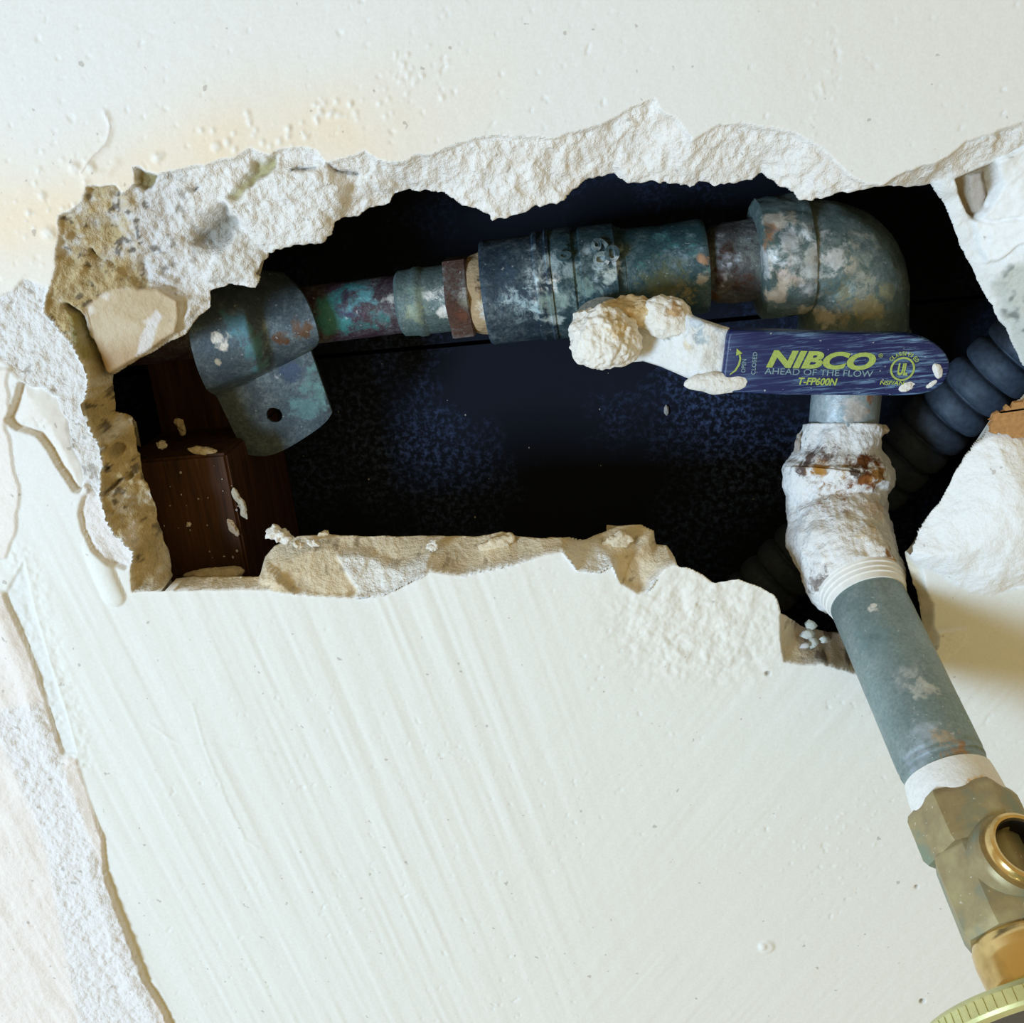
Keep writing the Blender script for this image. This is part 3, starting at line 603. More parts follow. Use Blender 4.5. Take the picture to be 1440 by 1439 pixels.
# copper pipe, running left through the strap
e = empty('copper_pipe', axA-axd*60, 'dark copper pipe with turquoise corrosion beside the metal strap', 'pipe')
rod('tube', e, axA, axB, [(-75, kr(41)), (L(575), kr(41))], M_METAL, srgb(70, 50, 62), [(472, 440, 40, TEAL, 1.0, 0.6), (470, 468, 34, TEAL, 0.95, 0.6), (488, 442, 16, srgb(60, 48, 80), 0.7), (495, 425, 20, srgb(100, 160, 170), 0.5), (545, 435, 12, DUST, 0.6), (520, 455, 12, DRUST, 0.5), (540, 465, 16, TEAL, 0.4)], 3, disp=0.12)
# sweat adapter
e = empty('pipe_adapter', axA+axd*L(600), 'stepped soldered adapter with tan sealant between copper pipe and valve', 'pipe fitting')
rod('solder_cup', e, axA, axB, [(L(562), kr(41)), (L(566), kr(46)), (L(584), kr(47)), (L(588), kr(49)), (L(596), kr(49)), (L(600), kr(46.5)), (L(637), kr(47))], M_METAL, srgb(98, 118, 118), [(575, 440, 26, srgb(130, 150, 140), 0.7), (615, 430, 26, srgb(110, 140, 150), 0.6), (620, 452, 12, WHITE, 0.7), (600, 420, 14, WHITE, 0.45), (585, 455, 18, srgb(140, 150, 130), 0.6)], 5, disp=0.15)
rod('hex_nut', e, axA, axB, [(L(632), kr(44)), (L(632)+0.1, kr(57)), (L(634)+0.3, kr(58)), (L(662), kr(58)), (L(664), kr(56)), (L(664)+0.1, kr(40))], M_METAL, srgb(92, 66, 58), [(650, 430, 16, srgb(140, 140, 128), 0.6), (652, 400, 10, DUST, 0.5), (645, 455, 12, srgb(110, 70, 55), 0.7)], 6, shape=hexf, disp=0.08)
rod('thread_sealant', e, axA, axB, [(L(663), kr(46)), (L(664), kr(52)), (L(672), kr(55)), (L(684), kr(58)), (L(692), kr(58)), (L(693), kr(50))], M_LUMP, srgb(176, 150, 116), [(668, 390, 16, srgb(90, 92, 80), 0.8), (680, 440, 16, srgb(214, 196, 166), 0.8), (676, 455, 12, WHITE, 0.6), (686, 410, 12, DRUST, 0.5)], 8, disp=0.7)
# ball valve
e = empty('ball_valve', axA+axd*L(820), 'corroded bronze ball valve with a blue lettered lever handle', 'valve')
VB = e
Bst = [(725, 440, 40, srgb(120, 150, 165), 0.55, 1.4), (770, 420, 40, srgb(170, 190, 196), 0.7, 1.3), (840, 395, 34, srgb(170, 188, 192), 0.7, 1.3), (700, 380, 20, srgb(60, 80, 100), 0.6), (715, 430, 14, srgb(180, 200, 205), 0.5, 1.5), (745, 430, 26, srgb(180, 205, 215), 0.75, 1.3), (770, 430, 18, WHITE, 0.95), (768, 405, 10, WHITE, 0.8), (775, 460, 12, srgb(190, 205, 205), 0.8), (803, 395, 16, srgb(150, 170, 176), 0.85, 0.4), (835, 400, 16, srgb(200, 215, 220), 0.7), (852, 400, 13, srgb(190, 200, 195), 0.8), (815, 425, 22, srgb(120, 145, 140), 0.7), (745, 385, 14, srgb(190, 205, 210), 0.5, 1.6), (790, 440, 20, srgb(140, 160, 155), 0.6), (860, 372, 8, srgb(205, 215, 220), 0.9, 0.4)]
bst2 = [(935, 385, 46, srgb(96, 150, 156), 0.6, 1.2), (950, 400, 34, srgb(150, 172, 184), 0.7, 1.3), (920, 400, 26, srgb(70, 130, 130), 0.5), (930, 390, 32, srgb(66, 134, 134), 0.6), (945, 395, 24, srgb(140, 165, 180), 0.75, 1.2), (985, 375, 9, srgb(190, 150, 120), 0.9), (985, 405, 10, srgb(180, 170, 150), 0.7), (900, 410, 16, srgb(110, 112, 70), 0.6), (935, 425, 30, srgb(96, 104, 80), 0.7, 1.2), (965, 430, 16, srgb(160, 150, 110), 0.5, 1.4)]
rod('inlet_collar', e, axA, axB, [(L(683), kr(54)), (L(683)+0.1, kr(70)), (L(687), kr(72)), (L(755), kr(72)), (L(757), kr(75)), (L(762), kr(76)), (L(766), kr(74)), (L(772), kr(74)), (L(774), kr(77)), (L(778), kr(76)), (L(780), kr(70))], M_METAL, srgb(44, 62, 78), Bst, 11, disp=0.22, seg=160)
rod('body', e, axA, axB, [(L(778), kr(66)), (L(779), kr(74)), (L(790), kr(75)), (L(808), kr(75)), (L(811), kr(72)), (L(818), kr(72)), (L(820), kr(74)), (L(866), kr(74)), (L(869), kr(70)), (L(874), kr(67)), (L(878), kr(66))], M_METAL, srgb(48, 74, 82), Bst, 12, disp=0.35, seg=160)
rod('outlet_end', e, axA, axB, [(L(876), kr(60)), (L(877), kr(65)), (L(885), kr(64)), (L(930), kr(62)), (L(972), kr(64)), (L(986), kr(64)), (L(991), kr(62)), (L(991)+0.2, kr(48))], M_METAL, srgb(52, 84, 92), bst2, 13, disp=0.18, seg=160)
# ------------------ text helper
def text_mesh(s, bold=0.0, shear=0.0, extr=0.02):
    c = bpy.data.curves.new('t', 'FONT'); c.body = s; c.size = 1.0; c.offset = bold; c.shear = shear; c.extrude = extr; c.resolution_u = 4
    o = bpy.data.objects.new('t', c); COL.objects.link(o); bpy.context.view_layer.update()
    dg = bpy.context.evaluated_depsgraph_get(); me = bpy.data.meshes.new_from_object(o.evaluated_get(dg))
    V = np.array([v.co[:] for v in me.vertices]); Fc = [tuple(p.vertices) for p in me.polygons]
    bpy.data.objects.remove(o); bpy.data.curves.remove(c); bpy.data.meshes.remove(me); return V, Fc
def place_text(name, s, parent, mat, org, ex, ey, nrm, w, h, bold=0.0, shear=0.0, thick=0.12, col=None):
    """fit the text into a w x h mm box whose lower-left corner is org, on the plane ex, ey"""
    V, Fc = text_mesh(s, bold, shear); lo, hi = V.min(0), V.max(0)
    a = (V[:, 0]-lo[0])/(hi[0]-lo[0])*w; b = (V[:, 1]-lo[1])/(hi[1]-lo[1])*h; t = (V[:, 2]-lo[2])/(hi[2]-lo[2]+1e-9)*thick
    W3 = org[None]+a[:, None]*ex+b[:, None]*ey+t[:, None]*nrm
    return mesh_obj(name, W3, Fc, mat, parent, smooth=False, col=col)
# raised casting figures on the valve body
up_ = np.cross(axd, np.array([0, -1.0, 0])); up_ = up_ if up_[2] > 0 else -up_
def cast(px, py, s, w, h, rot=False):
    c = P(px, py, PY); l = (c-axA)@axd; dz = (c-axA)@up_; R_ = kr(74.5)
    V, Fc = text_mesh(s, 0.02, 0, 0.02); lo, hi = V.min(0), V.max(0)
    a = ((V[:, 0]-lo[0])/(hi[0]-lo[0])-0.5)*w; b = ((V[:, 1]-lo[1])/(hi[1]-lo[1])-0.5)*h; t = (V[:, 2]-lo[2])/(hi[2]-lo[2])
    if rot: a, b = b, -a
    ph = math.asin(max(-0.95, min(0.95, dz/R_)))+b/R_; rr = R_-0.6+1.5*t
    W3 = axA[None]+(l+a)[:, None]*axd+(np.sin(ph)*rr)[:, None]*up_+(np.cos(ph)*rr)[:, None]*np.array([0, -1.0, 0])
    mesh_obj('cast_figure', W3, Fc, M_METAL, VB, smooth=False, col=paint(W3, srgb(66, 92, 100), Bst, 14))
cast(793, 352, '6', 4.2, 4.6); cast(843, 350, '60', 8.5, 4.6, True); cast(858, 352, '0', 4.2, 4.6)
# ------------------ lever and grip
HY = 13.0
def ruled(top, bot, nu, nv, thick, disp=0.0, seed=0, dome=0.0, fat=None):
    """slab between two edge curves (3-D), domed, front side facing the room"""
    def res(c, n):
        c = np.asarray(c, float); s = np.concatenate([[0], np.cumsum(np.linalg.norm(np.diff(c, axis=0), axis=1))]); t = np.linspace(0, s[-1], n)
        return np.stack([np.interp(t, s, c[:, k]) for k in range(3)], 1)
    a, b = res(top, nu), res(bot, nu); v = np.linspace(0, 1, nv)
    G = a[:, None]*(1-v)[None, :, None]+b[:, None]*v[None, :, None]
    edge = np.sqrt(np.clip(1-(2*v-1)**2, 0, 1))
    Fm = G.copy(); Fm[..., 1] -= dome*edge[None, :]+thick*0.5*np.minimum(1, edge*2.2)[None, :]
    Bm = G.copy(); Bm[..., 1] += thick*0.5*np.minimum(1, edge*2.2)[None, :]
    if disp: Fm[..., 1] -= (np.abs(disp)*fbm3(Fm.reshape(-1, 3), 3.0, seed, 4, 0.6)).reshape(nu, nv)
    V = np.concatenate([Fm.reshape(-1, 3), Bm.reshape(-1, 3)]); N = nu*nv; Fc = []
    for i in range(nu-1):
        for j in range(nv-1):
            q = (i*nv+j, (i+1)*nv+j, (i+1)*nv+j+1, i*nv+j+1); Fc.append(q); Fc.append(tuple(N+k for k in q[::-1]))
    for i in range(nu-1):
        Fc.append((i*nv, N+i*nv, N+(i+1)*nv, (i+1)*nv)); j = nv-1; Fc.append((i*nv+j, (i+1)*nv+j, N+(i+1)*nv+j, N+i*nv+j))
    for j in range(nv-1):
        Fc.append((j, j+1, N+j+1, N+j)); i = (nu-1)*nv; Fc.append((i+j, N+i+j, N+i+j+1, i+j+1))
    return V, Fc
top = [P(848,424,24), P(880,426,23), P(915,428,21), P(945,433,18), P(968,441,15), P(988,449,HY+0.6), P(1026,461,HY+1.2)]
bot = [P(848,512,24), P(880,510,23), P(905,508,21), P(930,516,18), P(962,530,15), P(990,542,HY+0.6), P(1020,549,HY+1.2)]
V, Fc = ruled(top, bot, 90, 44, 2.6, 0.55, 31, 0.8)
c = paint(V, (0.78, 0.79, 0.79), [(925, 470, 12, srgb(110, 130, 124), 0.9, 0.6), (960, 495, 14, srgb(226, 216, 196), 0.6), (950, 440, 26, srgb(226, 208, 176), 0.7), (905, 436, 24, srgb(216, 190, 146), 0.8), (985, 470, 26, srgb(190, 200, 210), 0.6), (975, 485, 16, srgb(170, 186, 196), 0.6), (1005, 520, 22, WHITE, 0.8)], 32, 0.8, 0.06)
mesh_obj('lever', V, Fc, M_LUMP, VB, col=c, sharp=50)
c = c.copy()
def plate(outline, layers):
    """closed outline of 3-D points in a plane y = const; layers of (inset mm, y) stacked"""
    O_ = np.asarray(outline, float); n = len(O_); nx_ = np.roll(O_, -1, 0)-np.roll(O_, 1, 0); N_ = np.stack([nx_[:, 2], np.zeros(n), -nx_[:, 0]], 1); N_ /= np.linalg.norm(N_, axis=1)[:, None]
    if ((O_.mean(0)-O_)*N_).sum() < 0: N_ = -N_
    V = []; Fc = []
    for ins, y in layers:
        q = O_+N_*ins; q[:, 1] = y; V += list(q)
    for k in range(len(layers)-1):
        for i in range(n): Fc.append((k*n+i, k*n+(i+1) % n, (k+1)*n+(i+1) % n, (k+1)*n+i))
    Fc.append(tuple(range(n))); Fc.append(tuple((len(layers)-1)*n+i for i in range(n))[::-1]); return V, Fc
def smooth_loop(pts, n):
    p = np.asarray(pts, float); q = np.concatenate([p, p[:1]]); s = np.concatenate([[0], np.cumsum(np.linalg.norm(np.diff(q, axis=0), axis=1))])
    t = np.linspace(0, s[-1], n, endpoint=False); r = np.stack([np.interp(t, s, q[:, k]) for k in range(3)], 1)
    for _ in range(5): r = r*0.5+0.25*(np.roll(r, 1, 0)+np.roll(r, -1, 0))
    return r
go = smooth_loop([P(x, y, HY) for x, y in ((1021,461),(1100,463),(1200,466),(1270,467),(1298,473),(1317,484),(1329,498),(1333,511),(1329,528),(1318,542),(1302,550),(1278,554),(1200,554),(1100,553),(1012,549),(1014,520),(1018,490))], 160)
V, Fc = plate(go, [(0.8, HY+2.6), (0.3, HY+2.1), (0.0, HY+1.0), (0.0, HY-1.6), (0.15, HY-2.4), (0.45, HY-2.85), (0.9, HY-3.05)])
grip = mesh_obj('grip', V, Fc, M_GRIP, VB, sharp=60); tag(grip, 'dark blue scratched vinyl grip with yellow-green lettering')
GF = HY-3.05                                  # front face of the grip
gx_ = P(1330, 513, GF)-P(1040, 505, GF); gx_ /= np.linalg.norm(gx_); gn = np.array([0, -1.0, 0]); gy_ = np.cross(gn, gx_)*-1
gy_ = gy_ if gy_[2] > 0 else -gy_
def on_grip(x0, y0, x1, y1, s, mat, bold=0.0, shear=0.0, name='lettering'):
    """text filling the picture box with lower-left (x0, y0) and upper-right (x1, y1) on the grip's face"""
    a, b = P(x0, y0, GF), P(x1, y1, GF); w = (b-a)@gx_; h = (b-a)@gy_
    return place_text(name, s, grip, mat, a+gn*0.02, gx_, gy_, gn, w, h, bold, shear, 0.12)
on_grip(1077, 517, 1233, 496, 'NIBCO', M_YELLOW, 0.045, 0.25)
on_grip(1235, 503, 1242, 497, '®', M_YELLOW)
on_grip(1075, 526, 1228, 521.5, 'AHEAD OF THE FLOW', M_PALEPRINT)
on_grip(1122, 541, 1178, 532, 'T-FP600N', M_YELLOW, 0.03, 0.2)
on_grip(1237, 541, 1272, 536, 'NSF/AN', M_YELLOW, 0.015, 0.15)
on_grip(1261, 528, 1278, 511, 'UL', M_YELLOW, 0.04, 0.12)
def ring_on_grip(px, py, r, w):
    c = P(px, py, GF); r = RR(r, c); w = RR(w, c); n = 48; V = []; Fc = []
    for k in range(n):
        a = k/n*2*math.pi
        for q, t in ((r-w, 0.02), (r-w, 0.14), (r, 0.14), (r, 0.02)): V.append(c+(gx_*math.cos(a)+gy_*math.sin(a))*q+gn*t)
    for k in range(n):
        for j in range(4): Fc.append((k*4+j, k*4+(j+1) % 4, ((k+1) % n)*4+(j+1) % 4, ((k+1) % n)*4+j))
    mesh_obj('emblem_ring', V, Fc, M_YELLOW, grip, smooth=False)
ring_on_grip(1269, 519, 17, 2.6)
cc = P(1269, 519, GF); mmpp = RR(1, cc)
for k, ch in enumerate('CLASSIFIED'):
    a = math.radians(142-k*12.0); ex = gx_*math.sin(a)-gy_*math.cos(a); ey = gx_*math.cos(a)+gy_*math.sin(a)
    place_text('lettering', ch, grip, M_YELLOW, cc+ey*19.2*mmpp-ex*1.9*mmpp+gn*0.02, ex, ey, gn, (1.2 if ch == 'I' else 3.6)*mmpp, 5.6*mmpp, 0.02, 0, 0.12)
def vert_text(s, px, py0, py1, wpx, mat):
    a, b = P(px, py0, GF), P(px, py1, GF); h = (b-a)@gy_
    place_text('lettering', s, grip, mat, a+gn*0.02, gy_, -gx_, gn, h, RR(wpx, a), 0.01, 0, 0.12)
vert_text('OPEN', 1048, 524, 505, 6, M_PALEPRINT); vert_text('CLOSED', 1062, 527, 495, 6, M_PALEPRINT)
def arrow():
    pts = [P(1026, 527, GF), P(1034, 521, GF), P(1039, 513, GF), P(1041, 505, GF), P(1040, 498, GF)]; V = []; Fc = []
    w = [0.5, 1.2, 1.5, 1.3, 1.1]
    for k, p in enumerate(pts):
        d = pts[min(k+1, 4)]-pts[max(k-1, 0)]; d /= np.linalg.norm(d); n_ = np.cross(d, gn); r = RR(w[k], p)
        for q, t in ((-r, 0.02), (-r, 0.14), (r, 0.14), (r, 0.02)): V.append(p+n_*q+gn*t)
    for k in range(4):
        for j in range(4): Fc.append((k*4+j, k*4+(j+1) % 4, (k+1)*4+(j+1) % 4, (k+1)*4+j))
    b = len(V); tri = [P(1035, 500, GF), P(1044, 497, GF), P(1036, 490, GF)]
    V += [p+gn*0.02 for p in tri]+[p+gn*0.14 for p in tri]; Fc += [(b, b+1, b+2), (b+3, b+5, b+4), (b, b+3, b+4, b+1), (b+1, b+4, b+5, b+2), (b+2, b+5, b+3, b)]
    mesh_obj('arrow', V, Fc, M_YELLOW, grip, smooth=False)
arrow()
def lump(name, parent, ctr, ax, disp, cell, seed, mat, base, stains, sub=5, fine=0.0, rot=0.0, var=0.06, rough=1.0):
    bm = bmesh.new(); bmesh.ops.create_icosphere(bm, subdivisions=sub, radius=1.0)
    U = np.array([v.co[:] for v in bm.verts]); Fc = np.array([[v.index for v in f.verts] for f in bm.faces]); bm.free()
    c_, s_ = math.cos(rot), math.sin(rot); E_ = U*np.array(ax)[None]; E_ = np.stack([E_[:, 0]*c_-E_[:, 2]*s_, E_[:, 1], E_[:, 0]*s_+E_[:, 2]*c_], 1)
    V = np.asarray(ctr)[None]+E_
    V = V+U*(disp*fbm3(V, cell, seed, 4, 0.55)+fine*noise3(V, 0.9, seed+9))[:, None]
    return mesh_obj(name, V, Fc, mat, parent, col=paint(V, base, stains, seed, rough, var), sharp=None, smooth=sub > 2)
# stem with its blob of set plaster
sc_ = P(852, 470, 20)
rod('stem', VB, P(850, 468, PY-14), P(850, 468, 10), [(0, 9.5), (8, 9.5), (8.1, 6.5), (14, 6.5)], M_METAL, srgb(120, 120, 110), [], 15, seg=48)
lump('plaster_blob', VB, P(850, 473, 15), (8.8, 8.0, 8.2), 2.8, 5.5, 41, M_LUMP, (0.83, 0.80, 0.74), [(890, 440, 26, srgb(220, 196, 150), 0.8), (885, 470, 20, srgb(226, 204, 164), 0.6)], 6, 0.35)
lump('plaster_smear', VB, P(885, 440, 19), (9.5, 5.0, 4.2), 2.2, 5.0, 43, M_LUMP, srgb(220, 198, 158), [(870, 432, 18, srgb(228, 214, 180), 0.8), (900, 450, 14, srgb(200, 170, 120), 0.6)], 5, 0.35, -0.1)
lump('plaster_smear', VB, P(940, 447, 17), (7.5, 3.6, 5.4), 1.8, 5.0, 44, M_LUMP, (0.82, 0.79, 0.73), [(960, 436, 14, srgb(190, 160, 120), 0.7)], 5, 0.3, -0.35)
lump('plaster_smear', VB, P(1014, 538, GF+1.6), (9.6, 2.0, 2.6), 1.0, 3.6, 45, M_LUMP, WHITE, [], 4, 0.2, -0.05)
lump('plaster_speck', VB, P(1276, 543, GF+0.2), (2.2, 0.6, 1.2), 0.6, 2.0, 46, M_LUMP, WHITE, [], 4, 0.1, 0.3)
lump('plaster_speck', VB, P(1318, 521, GF+0.2), (1.2, 0.6, 2.0), 0.5, 2.0, 47, M_LUMP, WHITE, [], 4, 0.1, 0.3)
lump('plaster_speck', VB, P(1309, 540, GF+0.3), (1.9, 0.5, 0.8), 0.3, 2.0, 48, M_LUMP, WHITE, [], 4, 0.1, 0.5)

# short rusty nipple
e = empty('pipe_nipple', axA+axd*L(1030), 'short rust-pitted nipple between the valve and the upper elbow', 'pipe')
rod('tube', e, axA, axB, [(L(980), kr(46)), (L(996), kr(47)), (L(1004), kr(52)), (L(1020), kr(54)), (L(1080), kr(56)), (L(1092), kr(56))], M_METAL, srgb(84, 82, 82), [(1045, 375, 40, srgb(140, 144, 144), 0.7, 1.3), (1030, 400, 26, srgb(196, 200, 208), 0.8, 1.2), (1003, 400, 14, DRUST, 0.9), (1008, 350, 16, DRUST, 0.9), (1003, 430, 12, srgb(110, 80, 56), 0.9), (1030, 395, 18, srgb(190, 195, 205), 0.85, 1.2), (1050, 350, 24, srgb(120, 128, 120), 0.7), (1040, 415, 22, srgb(58, 46, 40), 0.8, 1.3), (1070, 400, 24, srgb(88, 60, 52), 0.8, 1.3), (1060, 380, 20, srgb(110, 116, 110), 0.6, 1.4)], 17, disp=0.7, rough=1.0)
# upper elbow
e = empty('pipe_elbow', P(1200, 420, PY), 'large zinc elbow turning down behind the handle tip', 'pipe fitting')
Est = [(1150, 410, 46, srgb(170, 172, 166), 0.75, 1.2), (1115, 395, 46, srgb(206, 208, 208), 0.85, 0.9), (1190, 400, 40, srgb(176, 174, 162), 0.65, 1.3), (1085, 300, 22, srgb(196, 186, 172), 0.9), (1078, 320, 14, srgb(176, 130, 96), 0.5), (1120, 380, 28, srgb(216, 220, 224), 0.95, 0.8), (1130, 400, 24, srgb(214, 218, 222), 0.9), (1110, 350, 16, srgb(200, 206, 210), 0.9), (1100, 410, 20, srgb(206, 190, 180), 0.8), (1090, 430, 20, srgb(206, 190, 168), 0.9), (1160, 390, 26, srgb(196, 200, 198), 0.85, 1.0), (1175, 380, 20, srgb(210, 212, 212), 0.7, 1.2), (1200, 400, 20, srgb(190, 184, 168), 0.7, 1.3), (1190, 455, 40, srgb(120, 118, 92), 0.8, 1.2), (1230, 450, 30, srgb(150, 142, 110), 0.7, 1.2), (1140, 455, 22, srgb(196, 190, 176), 0.8), (1255, 425, 16, srgb(150, 150, 120), 0.6), (1225, 405, 18, srgb(170, 172, 160), 0.6, 1.4), (1230, 350, 12, srgb(150, 160, 150), 0.5, 1.5)]
ZN = srgb(92, 112, 110)
c0 = P(1118, 362, PY); c1 = P(1148, 358, PY); ctr_ = P(1150, 430, PY)
arc = [P(x, y, PY) for x, y in ((1126,361),(1140,360),(1156,361),(1171,366),(1184,375),(1193,388),(1198,404),(1199,422),(1199,445),(1198,470))]
def resample(pts, step):
    c = np.asarray(pts, float)
    for _ in range(3):                       # corner cutting keeps the bend round
        m = np.empty((2*len(c), 3)); m[0] = c[0]; m[-1] = c[-1]; m[1:-1:2] = c[:-1]*0.75+c[1:]*0.25; m[2:-1:2] = c[:-1]*0.25+c[1:]*0.75; c = m
    s = np.concatenate([[0], np.cumsum(np.linalg.norm(np.diff(c, axis=0), axis=1))]); n = int(s[-1]/step)+2; t = np.linspace(0, s[-1], n)
    return np.stack([np.interp(t, s, c[:, k]) for k in range(3)], 1)
ap = resample(arc, 0.5); V, Fc, D = tube(ap, np.full(len(ap), kr(74)), 160); V = V+D*(0.45*fbm3(V, 4, 51, 4, 0.6))[:, None]
mesh_obj('bend', V, Fc, M_ZINC, e, col=paint(V, ZN, Est, 52, 0.8, 0.3), sharp=50)
rod('collar', e, axA, axB, [(L(1060), kr(50)), (L(1061), kr(72)), (L(1066), kr(80)), (L(1090), kr(82)), (L(1124), kr(81)), (L(1131), kr(79)), (L(1134), kr(74))], M_ZINC, ZN, Est, 53, disp=0.8, seg=160, rough=1.0)
rod('collar', e, P(1198, 462, PY), P(1194, 540, PY), [(0, kr(72)), (0.6, kr(78)), (3, kr(79)), (12, kr(79)), (13, kr(74)), (13.2, kr(48))], M_ZINC, ZN, Est, 54, disp=0.3, seg=120)
# vertical nipple below the elbow
e = empty('pipe_nipple', P(1185, 560, PY), 'whitened vertical nipple seen just below the blue handle', 'pipe')
rod('tube', e, P(1195, 500, PY-2), P(1182, 640, PY-8), [(0, kr(47)), (33, kr(48))], M_ZINC, srgb(160, 176, 182), [(1165, 570, 46, srgb(206, 212, 214), 0.85, 0.9), (1200, 585, 36, srgb(200, 204, 202), 0.8), (1160, 575, 22, srgb(196, 206, 212), 0.8), (1215, 565, 14, srgb(150, 165, 165), 0.8), (1225, 585, 12, srgb(176, 130, 88), 0.9), (1232, 565, 10, srgb(160, 112, 76), 0.8), (1190, 590, 20, srgb(206, 200, 194), 0.8)], 56, disp=0.25)
# lower elbow caked in plaster
e = empty('pipe_elbow', P(1190, 720, PY), 'lower elbow caked in white plaster with rust stains', 'pipe fitting')
S0 = P(1215, 834, 6.0); dS = depth_of(S0); E0 = Q(1334, 1096, dS/1.165)
pd = (E0-S0)/np.linalg.norm(E0-S0)
pth = resample([P(1183, 598, PY-6), P(1182, 630, PY-8), P(1180, 660, PY-9), P(1176, 685, PY-11), P(1176, 715, PY-14), P(1180, 742, PY-19), P(1186, 765, PY-26), S0-pd*10, S0-pd*2.5], 0.5)
sv = np.concatenate([[0], np.cumsum(np.linalg.norm(np.diff(pth, axis=0), axis=1))])/1.0
tt = sv/sv[-1]
rk = np.interp(tt, [0, 0.05, 0.13, 0.22, 0.30, 0.40, 0.52, 0.66, 0.80, 0.93, 1.0], [51, 53, 57, 74, 79, 70, 68, 70, 69, 68, 63])
V, Fc, D = tube(pth, np.array([RR(r, p) for r, p in zip(rk, pth)]), 200)
V = V+D*(2.0*fbm3(V, 8, 61, 3, 0.5)+0.9*fbm3(V, 2.4, 62, 4, 0.6))[:, None]
Lst = [(1226, 730, 18, srgb(214, 196, 166), 0.6), (1235, 690, 26, srgb(226, 210, 196), 0.7), (1160, 685, 26, srgb(196, 180, 176), 0.6, 1.3), (1200, 655, 30, srgb(216, 196, 170), 0.8), (1136, 655, 40, srgb(150, 112, 62), 1.0, 0.7), (1160, 660, 30, srgb(158, 116, 64), 0.95, 0.7), (1130, 630, 30, srgb(104, 86, 78), 0.95, 0.8), (1152, 632, 18, srgb(126, 108, 100), 0.8, 1.1), (1140, 668, 16, srgb(176, 126, 60), 0.9), (1176, 668, 16, srgb(150, 140, 132), 0.7, 1.4), (1212, 645, 22, srgb(206, 166, 106), 0.9), (1240, 648, 30, srgb(132, 80, 38), 1.0, 0.7), (1226, 636, 16, srgb(112, 66, 32), 0.9), (1250, 660, 14, srgb(166, 120, 64), 0.9), (1192, 668, 10, srgb(90, 76, 64), 0.8), (1262, 800, 16, srgb(200, 160, 100), 0.9), (1255, 790, 10, srgb(150, 110, 60), 0.7), (1140, 840, 22, srgb(150, 140, 134), 0.7, 1.5)]  # rust and grime; pale tans on the right flank are painted shade
mesh_obj('plaster_coat', V, Fc, M_LUMP, e, col=paint(V, (0.83, 0.82, 0.81), Lst, 63, 1.0, 0.05), sharp=None)
lump('plaster_spur', e, P(1122, 628, PY-9), (0.8, 1.2, 4.2), 0.8, 1.8, 64, M_LUMP, srgb(170, 160, 150), [], 4, 0.3, -0.1)
lump('plaster_spur', e, P(1236, 608, PY-10), (2.8, 1.8, 1.5), 0.9, 2.0, 65, M_LUMP, srgb(226, 212, 200), [], 4, 0.3, 0.3)
pr = RR(52.5, S0)
pts, rad = lathe(S0-pd*4.5, S0+pd*3.6, [(0, pr*1.05), (0.4, pr*1.16), (3.0, pr*1.16), (3.2, pr*1.12), (4.4, pr*1.12), (4.6, pr*1.085), (5.8, pr*1.085), (6.0, pr*1.05), (7.6, pr*1.03), (7.8, pr*0.97)], 0.3)
V, Fc, D = tube(pts, rad, 120, axis=pd); mesh_obj('thread_tape', V, Fc, M_TAPE, e, sharp=45)

# galvanised nipple coming out towards the room
LN = np.linalg.norm(E0-S0)
e = empty('pipe_nipple', S0, 'grey galvanised pipe jutting out of the wall below the hole', 'pipe')
def galv(nm, prof, base, stains, seed, disp): 
    return rod(nm, e, S0, E0, prof, M_ZINC, base, stains, seed, seg=160, disp=disp, var=0.22, rough=0.6, cell=9.0, step=0.5)
G0 = srgb(128, 148, 150)
galv('tube', [(1.5, pr*0.6), (1.6, pr), (LN-5.2, pr), (LN-4.8, pr*0.975), (LN-4.2, pr*0.975), (LN-3.9, pr*0.99), (LN-3.2, pr*0.99), (LN-2.9, pr*0.95), (LN-2.3, pr*0.95), (LN-2.0, pr*0.965), (LN-0.5, pr*0.955), (LN+14, pr*0.9)], G0, [(1218, 852, 8, WHITE, 0.95), (1225, 845, 4, WHITE, 0.8), (1265, 930, 20, srgb(176, 184, 186), 0.7, 1.3), (1288, 955, 18, srgb(190, 196, 194), 0.7, 1.3), (1285, 1025, 26, srgb(164, 178, 188), 0.8), (1270, 1060, 26, srgb(160, 174, 186), 0.6), (1345, 1040, 20, srgb(176, 140, 104), 0.6), (1325, 1020, 16, srgb(176, 164, 146), 0.6, 1.2), (1210, 880, 40, srgb(118, 142, 146), 0.6), (1355, 1065, 16, srgb(150, 110, 78), 0.6)], 71, 0.08)  # plaster and mottling; bluish left, brown right paint the side light
pts, rad = lathe(E0-pd*0.6, E0+pd*16, [(0, pr*0.96), (0.15, pr*1.0), (3.0, pr*1.03), (7.0, pr*1.05), (12, pr*1.06)], 0.4); V, Fc, D = tube(pts, rad, 120, axis=pd); V = V+D*(0.15*fbm3(V, 4, 77, 3))[:, None]
t_ = mesh_obj('thread_tape', V, Fc, M_LUMP, e, col=paint(V, (0.82, 0.82, 0.81), [(1385, 1090, 20, srgb(226, 196, 150), 0.9), (1365, 1100, 10, srgb(190, 160, 130), 0.6), (1325, 1115, 4, srgb(150, 140, 130), 0.8)], 78, 0.4, 0.05), sharp=45)  # tan on the tape's right side is painted shade

